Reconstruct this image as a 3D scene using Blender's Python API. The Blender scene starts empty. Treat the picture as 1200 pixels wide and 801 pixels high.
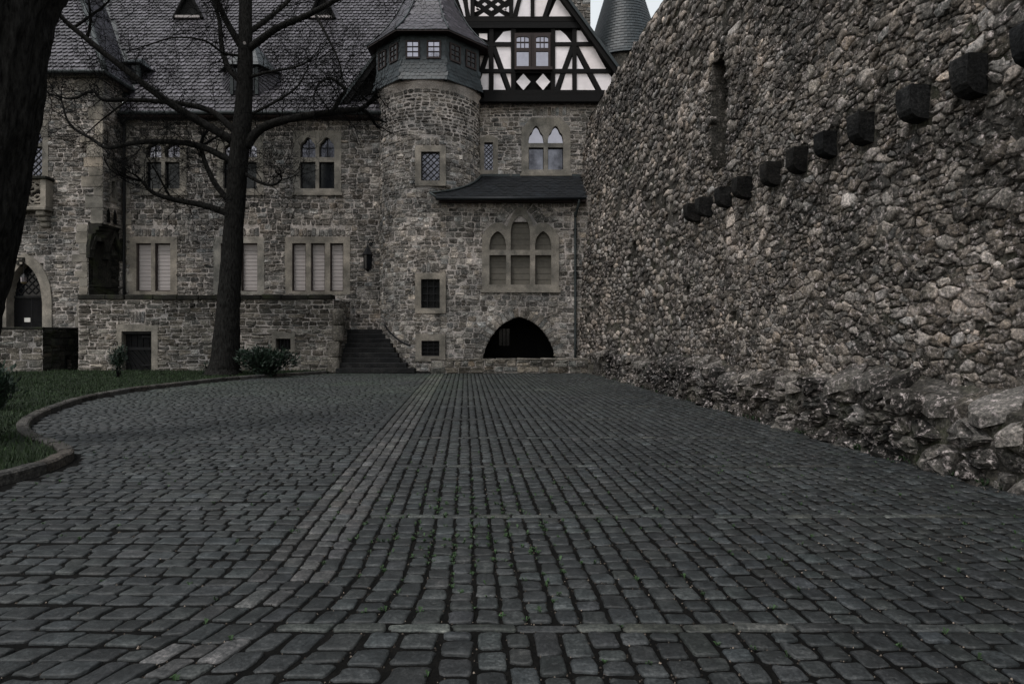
import bpy, math, random
import numpy as np
from mathutils import Matrix, Vector

rng = np.random.default_rng(7)
random.seed(7)
sc = bpy.context.scene
COL = sc.collection
# ------------------------------------------------------------------ camera, sky, sun, exposure
F, CX, HY, CAMH = 720.0, 600.0, 391.0, 1.6        # focal length in photo pixels, principal column, horizon row, eye height
cam_d = bpy.data.cameras.new('camera')
cam_d.sensor_width = 36.0
cam_d.lens = F / 1200.0 * 36.0
cam_d.shift_y = -(400.5 - HY) / 1200.0
cam_d.clip_start = 0.05
cam_d.clip_end = 3000
cam = bpy.data.objects.new('camera', cam_d)
cam.location = (0, 0, CAMH)
cam.rotation_euler = (math.radians(90), 0, 0)
COL.objects.link(cam)
sc.camera = cam

SUN_EL, SUN_AZ = math.radians(66), math.radians(-140)   # azimuth from +Y (view axis) towards +X: behind the camera, to the left
world = bpy.data.worlds.new('World')
sc.world = world
world.use_nodes = True
wn = world.node_tree
wn.nodes.clear()
sky = wn.nodes.new('ShaderNodeTexSky')
sky.sky_type = 'NISHITA'
sky.sun_disc = False
sky.sun_elevation = SUN_EL
sky.sun_rotation = SUN_AZ
sky.air_density = 2.6
sky.dust_density = 1.5
hsv = wn.nodes.new('ShaderNodeHueSaturation')
hsv.inputs['Saturation'].default_value = 0.24        # overcast: a nearly grey sky
bg = wn.nodes.new('ShaderNodeBackground')
bg.inputs['Strength'].default_value = 0.13
wo = wn.nodes.new('ShaderNodeOutputWorld')
wn.links.new(sky.outputs[0], hsv.inputs['Color'])
wn.links.new(hsv.outputs[0], bg.inputs[0])
wn.links.new(bg.outputs[0], wo.inputs[0])
sun_d = bpy.data.lights.new('sun', 'SUN')
sun_d.energy = 1.3
sun_d.angle = math.radians(11)
sun_d.color = (1.0, 0.97, 0.95)
sun = bpy.data.objects.new('sun', sun_d)
sd = Vector((math.sin(SUN_AZ) * math.cos(SUN_EL), math.cos(SUN_AZ) * math.cos(SUN_EL), math.sin(SUN_EL)))
sun.rotation_euler = sd.to_track_quat('Z', 'Y').to_euler()
sun.location = (-10, -10, 30)
COL.objects.link(sun)
vs = sc.view_settings
vs.view_transform = 'Standard'
vs.look = 'None'
vs.exposure = 0.62
vs.gamma = 1.0
vs.use_curve_mapping = False

# ------------------------------------------------------------------ helpers
def PX(px, D): return (px - CX) / F * D
def PZ(py, D): return CAMH + (HY - py) / F * D
def ground_pt(px, py, z=0.0):
    D = F * (CAMH - z) / (py - HY)
    return np.array([PX(px, D), D, z])

WL = {}
def link(o, parent=None):
    COL.objects.link(o)
    WL[o] = Vector(o.location)
    if parent is not None:
        o.parent = parent
        o.matrix_parent_inverse = Matrix.Translation(-WL[parent])
    return o
def tag(o, label=None, cat=None, group=None, kind=None):
    if label: o['label'] = label
    if cat: o['category'] = cat
    if group: o['group'] = group
    if kind: o['kind'] = kind
    return o
def thing(name, loc, label=None, cat=None, group=None, kind=None):
    o = bpy.data.objects.new(name, None)
    o.empty_display_size = 0.3
    o.location = loc
    link(o)
    return tag(o, label, cat, group, kind)

def raw_mesh(name, V, faces, tint=None, smooth=False):
    V = np.asarray(V, dtype=np.float32)
    me = bpy.data.meshes.new(name)
    me.vertices.add(len(V))
    me.vertices.foreach_set('co', V.ravel())
    idx, starts, tot = [], [], 0
    for fa in faces:
        fa = np.asarray(fa, dtype=np.int32)
        if fa.size == 0: continue
        k = fa.shape[1]
        idx.append(fa.ravel())
        starts.append(tot + np.arange(len(fa), dtype=np.int32) * k)
        tot += fa.size
    idx = np.concatenate(idx); starts = np.concatenate(starts)
    me.loops.add(len(idx))
    me.loops.foreach_set('vertex_index', idx)
    me.polygons.add(len(starts))
    me.polygons.foreach_set('loop_start', starts.astype(np.int32))
    me.polygons.foreach_set('use_smooth', np.full(len(starts), smooth, dtype=bool))
    if tint is not None:
        a = me.attributes.new('tint', 'FLOAT_COLOR', 'POINT')
        t = np.ones((len(V), 4), dtype=np.float32)
        t[:, :3] = tint
        a.data.foreach_set('color', t.ravel())
    me.update(calc_edges=True)
    return me

def mesh_obj(name, V, faces, mat, parent=None, tint=None, smooth=False, kind=None):
    V = np.asarray(V, dtype=np.float64)
    c = V.mean(axis=0)
    me = raw_mesh(name, V - c, faces, tint if tint is not None else (1, 1, 1), smooth)
    me.materials.append(mat)
    o = bpy.data.objects.new(name, me)
    o.location = c
    link(o, parent)
    if kind: o['kind'] = kind
    return o

class Batch:
    def __init__(s): s.V = []; s.F = {}; s.T = []; s.n = 0
    def add(s, V, faces, tint=(1, 1, 1)):
        V = np.asarray(V, dtype=np.float64)
        for fa in faces:
            fa = np.asarray(fa)
            if fa.size: s.F.setdefault(fa.shape[1], []).append(fa + s.n)
        s.V.append(V)
        t = np.asarray(tint, dtype=np.float64)
        s.T.append(np.broadcast_to(t, (len(V), 3)))
        s.n += len(V)
    def build(s, name, mat, parent=None, smooth=False, kind=None):
        if not s.V: return None
        return mesh_obj(name, np.concatenate(s.V), [np.concatenate(v) for v in s.F.values()], mat, parent,
                        np.concatenate(s.T), smooth, kind)

BOXF = np.array([[0, 3, 2, 1], [4, 5, 6, 7], [0, 1, 5, 4], [1, 2, 6, 5], [2, 3, 7, 6], [3, 0, 4, 7]])
def box_v(x0, x1, y0, y1, z0, z1):
    return np.array([[x0, y0, z0], [x1, y0, z0], [x1, y1, z0], [x0, y1, z0], [x0, y0, z1], [x1, y0, z1], [x1, y1, z1], [x0, y1, z1]], float)
def box(name, x0, x1, y0, y1, z0, z1, mat, parent=None, j=0.0, bev=0.0, kind=None):
    if bev > 0:      # chamfered block
        V, Fc = chamfer_box(x0, x1, y0, y1, z0, z1, bev)
    else:
        V, Fc = box_v(x0, x1, y0, y1, z0, z1), [BOXF]
    if j: V = V + rng.normal(0, j, V.shape)
    return mesh_obj(name, V, Fc, mat, parent, kind=kind, tint=tuple(np.full(3, 1 + rng.normal(0, .06))))
def chamfer_box(x0, x1, y0, y1, z0, z1, b):
    # 24 verts: per corner three
    V, key = [], {}
    xs, ys, zs = (x0, x1), (y0, y1), (z0, z1)
    for i in (0, 1):
        for j in (0, 1):
            for k in (0, 1):
                sx, sy, sz = (1 if i == 0 else -1), (1 if j == 0 else -1), (1 if k == 0 else -1)
                key[i, j, k, 'x'] = len(V); V.append((xs[i], ys[j] + sy * b, zs[k] + sz * b))
                key[i, j, k, 'y'] = len(V); V.append((xs[i] + sx * b, ys[j], zs[k] + sz * b))
                key[i, j, k, 'z'] = len(V); V.append((xs[i] + sx * b, ys[j] + sy * b, zs[k]))
    Q, T = [], []
    for i in (0, 1): Q.append([key[i, 0, 0, 'x'], key[i, 1, 0, 'x'], key[i, 1, 1, 'x'], key[i, 0, 1, 'x']])
    for j in (0, 1): Q.append([key[0, j, 0, 'y'], key[1, j, 0, 'y'], key[1, j, 1, 'y'], key[0, j, 1, 'y']])
    for k in (0, 1): Q.append([key[0, 0, k, 'z'], key[1, 0, k, 'z'], key[1, 1, k, 'z'], key[0, 1, k, 'z']])
    for j in (0, 1):
        for k in (0, 1): Q.append([key[0, j, k, 'y'], key[1, j, k, 'y'], key[1, j, k, 'z'], key[0, j, k, 'z']])
    for i in (0, 1):
        for k in (0, 1): Q.append([key[i, 0, k, 'x'], key[i, 1, k, 'x'], key[i, 1, k, 'z'], key[i, 0, k, 'z']])
    for i in (0, 1):
        for j in (0, 1): Q.append([key[i, j, 0, 'x'], key[i, j, 1, 'x'], key[i, j, 1, 'y'], key[i, j, 0, 'y']])
    for i in (0, 1):
        for j in (0, 1):
            for k in (0, 1): T.append([key[i, j, k, a] for a in 'xyz'])
    return np.array(V, float), [np.array(Q), np.array(T)]

def prism(poly, d0, d1, M):
    """polygon in (u,v) extruded from depth d0 to d1 (d towards the viewer), mapped by M"""
    p = np.asarray(poly, float); n = len(p)
    P = np.concatenate([np.c_[p, np.full(n, d1)], np.c_[p, np.full(n, d0)]])
    side = np.array([[i, (i + 1) % n, n + (i + 1) % n, n + i] for i in range(n)])
    return M(P), [np.arange(n)[None, :], np.arange(2 * n - 1, n - 1, -1)[None, :], side]

# vectorised value noise
def _h(i, j, k, seed):
    n = (i * 374761393 + j * 668265263 + k * 2147483647 + seed * 1274126177) & 0xffffffff
    n = ((n ^ (n >> 13)) * 1274126177) & 0xffffffff
    return ((n ^ (n >> 16)) & 0xffff) / 32767.5 - 1.0
def vnoise(P, scale=1.0, seed=0):
    P = np.asarray(P, float) * scale
    I = np.floor(P).astype(np.int64); f = P - I; f = f * f * (3 - 2 * f)
    r = 0
    for a in (0, 1):
        wa = f[:, 0] if a else 1 - f[:, 0]
        for b in (0, 1):
            wb = f[:, 1] if b else 1 - f[:, 1]
            for c in (0, 1):
                wc = f[:, 2] if c else 1 - f[:, 2]
                r = r + wa * wb * wc * _h(I[:, 0] + a, I[:, 1] + b, I[:, 2] + c, seed)
    return r
def fbm(P, scale, octs=4, seed=0):
    r, a = 0, 1.0
    for o in range(octs):
        r = r + a * vnoise(P, scale * 2 ** o, seed + o); a *= 0.5
    return r

# ------------------------------------------------------------------ materials
def new_mat(name):
    m = bpy.data.materials.new(name); m.use_nodes = True
    nt = m.node_tree; nt.nodes.clear()
    out = nt.nodes.new('ShaderNodeOutputMaterial'); b = nt.nodes.new('ShaderNodeBsdfPrincipled')
    nt.links.new(b.outputs[0], out.inputs[0])
    return m, nt, b
def ramp(nt, fac, stops):
    r = nt.nodes.new('ShaderNodeValToRGB'); el = r.color_ramp.elements
    el[0].position, el[0].color = stops[0][0], (*stops[0][1], 1)
    el[1].position, el[1].color = stops[-1][0], (*stops[-1][1], 1)
    for p, c in stops[1:-1]:
        e = el.new(p); e.color = (*c, 1)
    nt.links.new(fac, r.inputs[0]); return r.outputs[0]
def noise(nt, co, scale, detail=6, rough=0.6, stretch=None):
    n = nt.nodes.new('ShaderNodeTexNoise'); n.inputs['Scale'].default_value = scale
    n.inputs['Detail'].default_value = detail; n.inputs['Roughness'].default_value = rough
    if stretch:
        mp = nt.nodes.new('ShaderNodeMapping'); mp.inputs['Scale'].default_value = stretch
        nt.links.new(co, mp.inputs[0]); co = mp.outputs[0]
    nt.links.new(co, n.inputs['Vector']); return n.outputs['Fac']
def mul(nt, a, b, f=1.0, mode='MULTIPLY'):
    m = nt.nodes.new('ShaderNodeMix'); m.data_type = 'RGBA'; m.blend_type = mode
    if isinstance(f, (int, float)): m.inputs[0].default_value = f
    else: nt.links.new(f, m.inputs[0])
    for s, v in ((6, a), (7, b)):
        if isinstance(v, tuple): m.inputs[s].default_value = (*v, 1)
        else: nt.links.new(v, m.inputs[s])
    return m.outputs[2]
def stone_mat(name, c0, c1, c2, scale=3.0, bump=0.5, bdist=0.02, rough=0.9, fleck=0.0, fleck_c=(.5, .45, .43), moss=0.0, fine=26, spec=0.1, fc=1.0):
    m, nt, b = new_mat(name)
    g = nt.nodes.new('ShaderNodeNewGeometry'); co = g.outputs['Position']
    at = nt.nodes.new('ShaderNodeAttribute'); at.attribute_name = 'tint'
    big = noise(nt, co, scale, 5)
    fin = noise(nt, co, fine, 6, 0.7)
    col = ramp(nt, big, [(.3, c0), (.5, c1), (.72, c2)])
    col = mul(nt, col, ramp(nt, fin, [(.3, (.2, .2, .21)), (.52, (.92, .92, .92)), (.72, (2.3, 2.2, 2.15))]), fc)  # fine mottling, range widened so the colour carries shade and highlight contrast
    pat = noise(nt, co, .45, 4, .6)
    col = mul(nt, col, ramp(nt, pat, [(.32, (.62, .64, .66)), (.5, (.98, .97, .96)), (.7, (1.35, 1.3, 1.26))]))
    col = mul(nt, col, at.outputs['Color'])
    if fleck > 0:
        fl = noise(nt, co, fine * 0.45, 7, 0.75)
        col = mul(nt, col, fleck_c, ramp(nt, fl, [(.58 - .04 * fleck, (0, 0, 0)), (.68, (fleck, fleck, fleck))]), 'MIX')  # pale lichen flecks that also put bright glints into the colour
    if moss > 0:
        mo = noise(nt, co, 1.3, 6, .7)
        col = mul(nt, col, (.045, .055, .02), ramp(nt, mo, [(.52, (0, 0, 0)), (.68, (moss, moss, moss))]), 'MIX')
    nt.links.new(col, b.inputs['Base Color'])
    b.inputs['Roughness'].default_value = rough
    b.inputs['Specular IOR Level'].default_value = spec
    ad = nt.nodes.new('ShaderNodeMath'); ad.operation = 'MULTIPLY_ADD'
    nt.links.new(fin, ad.inputs[0]); ad.inputs[1].default_value = 0.55
    nt.links.new(noise(nt, co, fine * 0.3, 8, 0.65), ad.inputs[2])
    bp = nt.nodes.new('ShaderNodeBump'); bp.inputs['Strength'].default_value = bump; bp.inputs['Distance'].default_value = bdist
    nt.links.new(ad.outputs[0], bp.inputs['Height']); nt.links.new(bp.outputs[0], b.inputs['Normal'])
    return m
def plain_mat(name, c, rough=0.6, metal=0.0, var=0.25, scale=8.0, bump=0.2, bdist=0.01, spec=0.15, stretch=None):
    m, nt, b = new_mat(name)
    g = nt.nodes.new('ShaderNodeNewGeometry'); at = nt.nodes.new('ShaderNodeAttribute'); at.attribute_name = 'tint'
    n = noise(nt, g.outputs['Position'], scale, 6, .65, stretch)
    col = ramp(nt, n, [(.3, tuple(x * (1 - var) for x in c)), (.7, tuple(x * (1 + var) for x in c))])
    col = mul(nt, col, at.outputs['Color'])
    nt.links.new(col, b.inputs['Base Color'])
    b.inputs['Roughness'].default_value = rough; b.inputs['Metallic'].default_value = metal
    b.inputs['Specular IOR Level'].default_value = spec
    if bump:
        bp = nt.nodes.new('ShaderNodeBump'); bp.inputs['Strength'].default_value = bump; bp.inputs['Distance'].default_value = bdist
        nt.links.new(n, bp.inputs['Height']); nt.links.new(bp.outputs[0], b.inputs['Normal'])
    return m

M = {}
M['rubble'] = stone_mat('castle_rubble', (.045, .043, .04), (.128, .121, .11), (.31, .288, .266), 2.2, .8, .025, fleck=.75, fleck_c=(.46, .41, .39))
M['mortar'] = stone_mat('lime_mortar', (.2, .184, .172), (.33, .303, .286), (.46, .42, .4), 1.4, .6, .02, fc=.7)
M['dress'] = stone_mat('dressed_sandstone', (.12, .111, .096), (.185, .17, .148), (.25, .23, .202), 1.8, .3, .008, fc=.4)
M['terrace'] = stone_mat('terrace_rubble', (.045, .042, .036), (.1, .093, .08), (.2, .184, .165), 1.6, .8, .025, fleck=.7, fleck_c=(.45, .405, .38))
M['curtain'] = stone_mat('curtain_rubble', (.038, .0365, .033), (.1, .094, .086), (.27, .246, .234), 1.3, 1.0, .045, fleck=1.0, fleck_c=(.55, .48, .465), moss=.25, fine=26)
M['curtain_core'] = stone_mat('curtain_core', (.026, .0245, .021), (.052, .0485, .043), (.1, .092, .084), 1.4, 1.0, .05, fleck=.6, fleck_c=(.3, .27, .255), moss=.3, fine=20)
M['corbel'] = stone_mat('blackened_stone', (.007, .007, .007), (.013, .0128, .0125), (.026, .025, .024), 4, .9, .03)
M['sett'] = stone_mat('basalt_sett', (.0068, .0083, .0086), (.0158, .0184, .0189), (.037, .0405, .041), 7, .7, .01, rough=.52, fleck=.35, fleck_c=(.1, .098, .095), fine=55, spec=.34)
M['soil'] = stone_mat('joint_soil', (.0015, .0015, .0014), (.0025, .0024, .0021), (.006, .0056, .005), 6, .8, .01, rough=1.0, fine=70)
M['kerb'] = stone_mat('kerb_stone', (.03, .0288, .027), (.05, .0475, .044), (.072, .068, .063), 3, .6, .015)
M['coping'] = stone_mat('coping_and_shade_stone', (.01, .01, .009), (.02, .0195, .017), (.036, .034, .03), 2, .6, .015, moss=.4)  # dark coping stone, also used to colour wall faces that stand in shade
M['step'] = stone_mat('worn_step', (.009, .0095, .01), (.015, .0155, .016), (.026, .026, .026), 3, .3, .006, rough=.7)
M['slate'] = plain_mat('roof_slate', (.05, .046, .054), .5, 0, .5, 9, .3, .006, .3)
M['slate_dark'] = plain_mat('dark_slate', (.018, .024, .027), .5, 0, .45, 9, .3, .006, .3)
M['slate_black'] = plain_mat('lean_to_slate', (.0075, .009, .011), .55, 0, .35, 9, .3, .006, .2)
M['lead'] = plain_mat('weathered_zinc', (.035, .041, .042), .55, .1, .3, 5, .1, .004)
M['dark_metal'] = plain_mat('black_iron', (.012, .012, .013), .5, .3, .3, 12, .1)
M['timber'] = plain_mat('black_timber', (.005, .0045, .0045), .85, 0, .4, 14, .4, .006, .15, (1, 1, 1))
M['brown_timber'] = plain_mat('brown_timber', (.02, .011, .01), .65, 0, .4, 14, .3, .005, .3)
M['plaster'] = plain_mat('white_plaster', (.72, .665, .675), .9, 0, .12, 2.5, .25, .01, .2)
M['blind'] = plain_mat('window_blind', (.3, .27, .262), .8, 0, .06, 3, .05, .003, .3)
M['board'] = plain_mat('grey_shutter_board', (.085, .077, .064), .8, 0, .2, 6, .3, .006, .3)
M['door'] = plain_mat('dark_door', (.006, .006, .0065), .7, 0, .4, 10, .3, .005, .08)
M['glass'] = plain_mat('dark_glass', (.006, .007, .009), .12, 0, .3, 3, .05, .004, .25)
M['glass_sky'] = plain_mat('reflecting_glass', (.26, .25, .285), .1, 1.0, .12, 3, .06, .004)
M['glass_mid'] = plain_mat('cloudy_glass', (.085, .085, .1), .12, 1.0, .7, 1.6, .2, .02)
M['glass_dim'] = plain_mat('old_leaded_glass', (.1, .1, .12), .12, 1.0, .6, 5, .3, .02)
M['bark'] = plain_mat('bark', (.0145, .014, .0132), .95, 0, .85, 22, 1.0, .05, .02, (1, 1, .25))
M['twig'] = plain_mat('twig_bark', (.006, .006, .006), .9, 0, .3, 20, .2, .004, .03)
M['grass'] = plain_mat('grass_blade', (.015, .027, .0095), .7, 0, .4, 2.0, 0, 0, .25)
M['lawn'] = plain_mat('lawn_soil', (.009, .014, .007), .95, 0, .4, 5, .8, .03, .1)
M['leaf'] = plain_mat('dark_leaf', (.009, .018, .011), .55, 0, .45, 6, 0, 0, .35)
M['weed'] = plain_mat('weed_leaf', (.02, .042, .014), .6, 0, .4, 9, 0, 0, .3)
M['grit'] = plain_mat('pale_grit', (.2, .17, .145), .9, 0, .5, 30, 0, 0, .2)
M['ground'] = stone_mat('earth', (.03, .03, .024), (.05, .048, .04), (.07, .066, .056), .4, .4, .03)
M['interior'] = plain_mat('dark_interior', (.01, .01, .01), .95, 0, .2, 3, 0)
M['sign'] = plain_mat('white_notice', (.55, .53, .5), .6, 0, .03, 3, 0)
M['bronze'] = plain_mat('lamp_brass', (.25, .2, .12), .35, .8, .2, 9, 0)
# ------------------------------------------------------------------ stones and walls
_topo = {}
def ring_faces(n, r):
    if (n, r) in _topo: return _topo[n, r]
    q = []
    for a in range(r - 1):
        for j in range(n):
            q.append([a * n + j, a * n + (j + 1) % n, (a + 1) * n + (j + 1) % n, (a + 1) * n + j])
    t = [[(r - 1) * n + j, (r - 1) * n + (j + 1) % n, r * n] for j in range(n)]
    _topo[n, r] = [np.array(q), np.array(t)]
    return _topo[n, r]
def stone_geo(poly, h, rough=0.25, tilt=0.08, rings=3, back=-0.05, insets=(.985, .84, .48)):
    """one rough stone: polygon in (u,v), bulging to height h; returns (u,v,d) points and faces"""
    p = np.asarray(poly, float); n = len(p); c = p.mean(0); rel = p - c
    ta, tb = rng.normal(0, tilt, 2)
    L = [np.c_[p, np.full(n, back)]]
    lev = (.5, 1.0, 1.12)
    for k in range(rings - 1):
        q = c + rel * (insets[k] + rng.normal(0, .025, (n, 1)))
        d = h * lev[k] * (1 + rng.normal(0, rough * (.6 + .4 * k), n)) + (q - c) @ np.array([ta, tb])
        L.append(np.c_[q, d])
    L.append(np.array([[c[0], c[1], h * (1.05 + rng.normal(0, rough))]]))
    return np.concatenate(L), ring_faces(n, rings)
def octa(u0, u1, v0, v1, j):
    cu, cv = min(.22 * (u1 - u0), .035), min(.22 * (v1 - v0), .035)
    p = np.array([[u0 + cu, v0], [u1 - cu, v0], [u1, v0 + cv], [u1, v1 - cv], [u1 - cu, v1], [u0 + cu, v1], [u0, v1 - cv], [u0, v0 + cv]])
    return p + rng.normal(0, j, p.shape)
def courses(u0, u1, v0, v1, cuts, hr, wr, gap=.014, j=.016, wave=.03):
    out = []; v = v0; ph = rng.uniform(0, 6); gf = gap if callable(gap) else (lambda v, g0=gap: g0)
    while v < v1 - .04:
        gap = gf(v)
        h = rng.uniform(*hr)
        if v + h > v1 - .06: h = v1 - v
        segs = [(u0, u1)]
        for (a0, a1, b0, b1) in cuts:
            ov = min(b1, v + h) - max(b0, v)
            if ov > .3 * h:
                ns = []
                for s0, s1 in segs:
                    if a1 <= s0 or a0 >= s1: ns.append((s0, s1)); continue
                    if a0 > s0: ns.append((s0, a0))
                    if a1 < s1: ns.append((a1, s1))
                segs = ns
        for s0, s1 in segs:
            u = s0
            while u < s1 - .02:
                w = rng.uniform(*wr) * (1.35 if rng.random() < .12 else 1)
                if u + w > s1 - wr[0] * .6: w = s1 - u
                if w > .05:
                    wv = wave * math.sin(u * .8 + ph + v * .5)
                    if rng.random() < .14 and h > .15:
                        sp = h * rng.uniform(.4, .6)
                        out.append(octa(u + gap, u + w - gap, v + gap + wv, v + sp - gap + wv, j))
                        out.append(octa(u + gap, u + w - gap, v + sp + gap * .5 + wv, v + h - gap + wv, j))
                    else:
                        out.append(octa(u + gap, u + w - gap, v + gap + wv, v + h - gap + wv, j))
                u += w
        v += h
    return out
def proj_size(P):
    c = P.mean(0)
    if c[1] < .5: return 0
    x, y = CX + F * c[0] / c[1], HY - F * (c[2] - CAMH) / c[1]
    if not (-10 < x < 1210 and -10 < y < 811): return 0
    px = CX + F * P[:, 0] / np.maximum(P[:, 1], .5); py = HY - F * (P[:, 2] - CAMH) / np.maximum(P[:, 1], .5)
    return (np.ptp(px)) * (np.ptp(py))
def place_stones(geos, name, mat, parent, limit=300, smooth=False, rest='stones'):
    """geos: list of (world V, faces, tint). The largest in view become parts, the rest one joined part"""
    size = np.array([proj_size(g[0]) for g in geos])
    order = np.argsort(-size)
    big = set(order[:limit].tolist())
    b = Batch()
    for i, (V, fa, t) in enumerate(geos):
        if i in big and size[i] > 0: mesh_obj(name, V, fa, mat, parent, t, smooth)
        else: b.add(V, fa, t)
    if b.n: b.build(rest, mat, parent, smooth, kind='stuff')
def rnd_tint(sd=.28, warm=.05):
    v = float(np.clip(rng.lognormal(0, sd), .45, 1.9)); w = rng.normal(0, warm)
    return (v * (1 + w), v, v * (1 - w))
def plane_map(D):
    return lambda P: np.c_[P[:, 0], D - P[:, 2], P[:, 1]]
def side_map(X):           # a wall facing +X: u runs away from the camera
    return lambda P: np.c_[X + P[:, 2], P[:, 0], P[:, 1]]
def cyl_map(cx, cy, r):    # u = arc length from the point nearest the camera
    def f(P):
        a = P[:, 0] / r
        return np.c_[cx + (r + P[:, 2]) * np.sin(a), cy - (r + P[:, 2]) * np.cos(a), P[:, 1]]
    return f
def backing(name, u0, u1, v0, v1, holes, mp, mat, parent, step=.2, amp=.012, keep=None, kind=None):
    us = sorted(set([u0, u1] + [x for h in holes for x in h[:2] if u0 < x < u1]))
    vs_ = sorted(set([v0, v1] + [x for h in holes for x in h[2:] if v0 < x < v1]))
    def sub(a):
        r = [a[0]]
        for p, q in zip(a, a[1:]):
            n = max(1, int(round((q - p) / step))); r += [p + (q - p) * k / n for k in range(1, n + 1)]
        return np.array(r)
    us, vs_ = sub(us), sub(vs_)
    nu, nv = len(us), len(vs_)
    U, Vv = np.meshgrid(us, vs_)
    P = np.c_[U.ravel(), Vv.ravel(), np.zeros(nu * nv)]
    P[:, 2] = amp * fbm(np.c_[P[:, 0], P[:, 1], P[:, 0] * 0], 3.0, 3)
    q = []
    for j in range(nv - 1):
        for i in range(nu - 1):
            cu, cv = (us[i] + us[i + 1]) / 2, (vs_[j] + vs_[j + 1]) / 2
            if any(h[0] < cu < h[1] and h[2] < cv < h[3] for h in holes): continue
            if keep and not keep(cu, cv): continue
            q.append([j * nu + i, j * nu + i + 1, (j + 1) * nu + i + 1, (j + 1) * nu + i])
    return mesh_obj(name, mp(P), [np.array(q)], mat, parent, kind=kind, smooth=True)

# ------------------------------------------------------------------ windows with dressed-stone surrounds
def arch_top(kind, s):
    """height fraction 0..1 of an arch at s in 0..1 across the light"""
    x = abs(2 * s - 1)
    if kind == 'pointed':
        return math.sqrt(max(0, 1 - ((x + .55) / 1.55) ** 2)) / math.sqrt(1 - (.55 / 1.55) ** 2)
    if kind == 'trefoil':
        if x > .55: return .52 * math.sqrt(max(0, 1 - ((x - .55) / .45) ** 2))
        return .42 + .58 * math.sqrt(max(0, 1 - ((x + .25) / .8) ** 2)) / math.sqrt(1 - (.25 / .8) ** 2)
    if kind == 'round':
        return math.sqrt(max(0, 1 - x * x))
    return 1.0
def surround_mesh(u0, u1, v0, v1, lights, mp, mat, parent, name='window', front=.035, back=-.24, top=None):
    """stone frame: lights = [(a,b,[(h0,h1,arch,rise),...])]. Returns the frame object"""
    tp = top if top else (lambda u: v1)
    V, Q, cache = [], [], {}
    def vid(u, v):
        k = (round(u, 4), round(v, 4))
        if k not in cache: cache[k] = len(V); V.append(k)
        return cache[k]
    def quad(ua, ub, a0, a1, b0, b1):
        Q.append([vid(ua, a0), vid(ub, b0), vid(ub, b1), vid(ua, a1)])
    x = u0
    for (a, b, hs) in list(lights) + [(u1, u1, [])]:
        n = 6 if top else 1
        for k in range(n):
            p, q = x + (a - x) * k / n, x + (a - x) * (k + 1) / n
            if q > p: quad(p, q, v0, tp(p), v0, tp(q))
        if b > a:
            n = 16 if any(h[2] for h in hs) else (4 if top else 1)
            for k in range(n):
                p, q = a + (b - a) * k / n, a + (b - a) * (k + 1) / n
                lo_p = lo_q = v0
                for (h0, h1, ar, rise) in hs:
                    quad(p, q, lo_p, h0, lo_q, h0)
                    if ar:
                        lo_p = h1 - rise + rise * arch_top(ar, k / n); lo_q = h1 - rise + rise * arch_top(ar, (k + 1) / n)
                    else: lo_p = lo_q = h1
                quad(p, q, lo_p, tp(p), lo_q, tp(q))
        x = b
    n = len(V); A = np.array(V)
    P = np.concatenate([np.c_[A, np.full(n, front)], np.c_[A, np.full(n, back)]])
    cnt = {}
    for f in Q:
        for i in range(4):
            e = (f[i], f[(i + 1) % 4]); k = (min(e), max(e)); cnt.setdefault(k, []).append(e)
    S = [[e[0][1], e[0][0], e[0][0] + n, e[0][1] + n] for e in cnt.values() if len(e) == 1 and e[0][0] != e[0][1]]
    Q = [f for f in Q if len(set(f)) == 4] ; T = []
    return mesh_obj(name, mp(P), [np.array(Q), np.array(S)], mat, parent, rnd_tint(.05, .01))
def pane(u0, u1, v0, v1, d, mp, mat, parent, name='pane', th=.02):
    V, fa = prism([(u0, v0), (u1, v0), (u1, v1), (u0, v1)], d - th, d, mp)
    return mesh_obj(name, V, fa, mat, parent)
def bars(u0, u1, v0, v1, nu, nv, d, mp, mat, parent, w=.03, name='glazing_bar', edge=True):
    b = Batch()
    us = [u0 + (u1 - u0) * k / nu for k in range(0 if edge else 1, nu + (1 if edge else 0))]
    vs2 = [v0 + (v1 - v0) * k / nv for k in range(0 if edge else 1, nv + (1 if edge else 0))]
    for u in us: b.add(*prism([(u - w / 2, v0), (u + w / 2, v0), (u + w / 2, v1), (u - w / 2, v1)], d, d + .03, mp))
    for v in vs2: b.add(*prism([(u0, v - w / 2), (u1, v - w / 2), (u1, v + w / 2), (u0, v + w / 2)], d + .002, d + .034, mp))
    return b.build(name, mat, parent)
def lattice(u0, u1, v0, v1, n, d, mp, mat, parent, w=.02):
    b = Batch(); W, H = u1 - u0, v1 - v0; st = W / n
    for sgn in (1, -1):
        k = -int(H / st) - 1
        while k <= n + int(H / st) + 1:
            # line u = u0 + k*st + sgn*(v-v0)
            pts = []
            for t in np.linspace(0, H, 40):
                u = u0 + k * st + sgn * t
                if u0 <= u <= u1: pts.append((u, v0 + t))
            if len(pts) > 1:
                a, c = np.array(pts[0]), np.array(pts[-1]); dd = (c - a) / (np.linalg.norm(c - a) + 1e-9); nn = np.array([-dd[1], dd[0]]) * w / 2
                b.add(*prism([a - nn, c - nn, c + nn, a + nn], d + (.001 if sgn > 0 else .004), d + .02 + (.003 if sgn > 0 else 0), mp))
            k += 1
    return b.build('lead_lattice', mat, parent)
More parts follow.
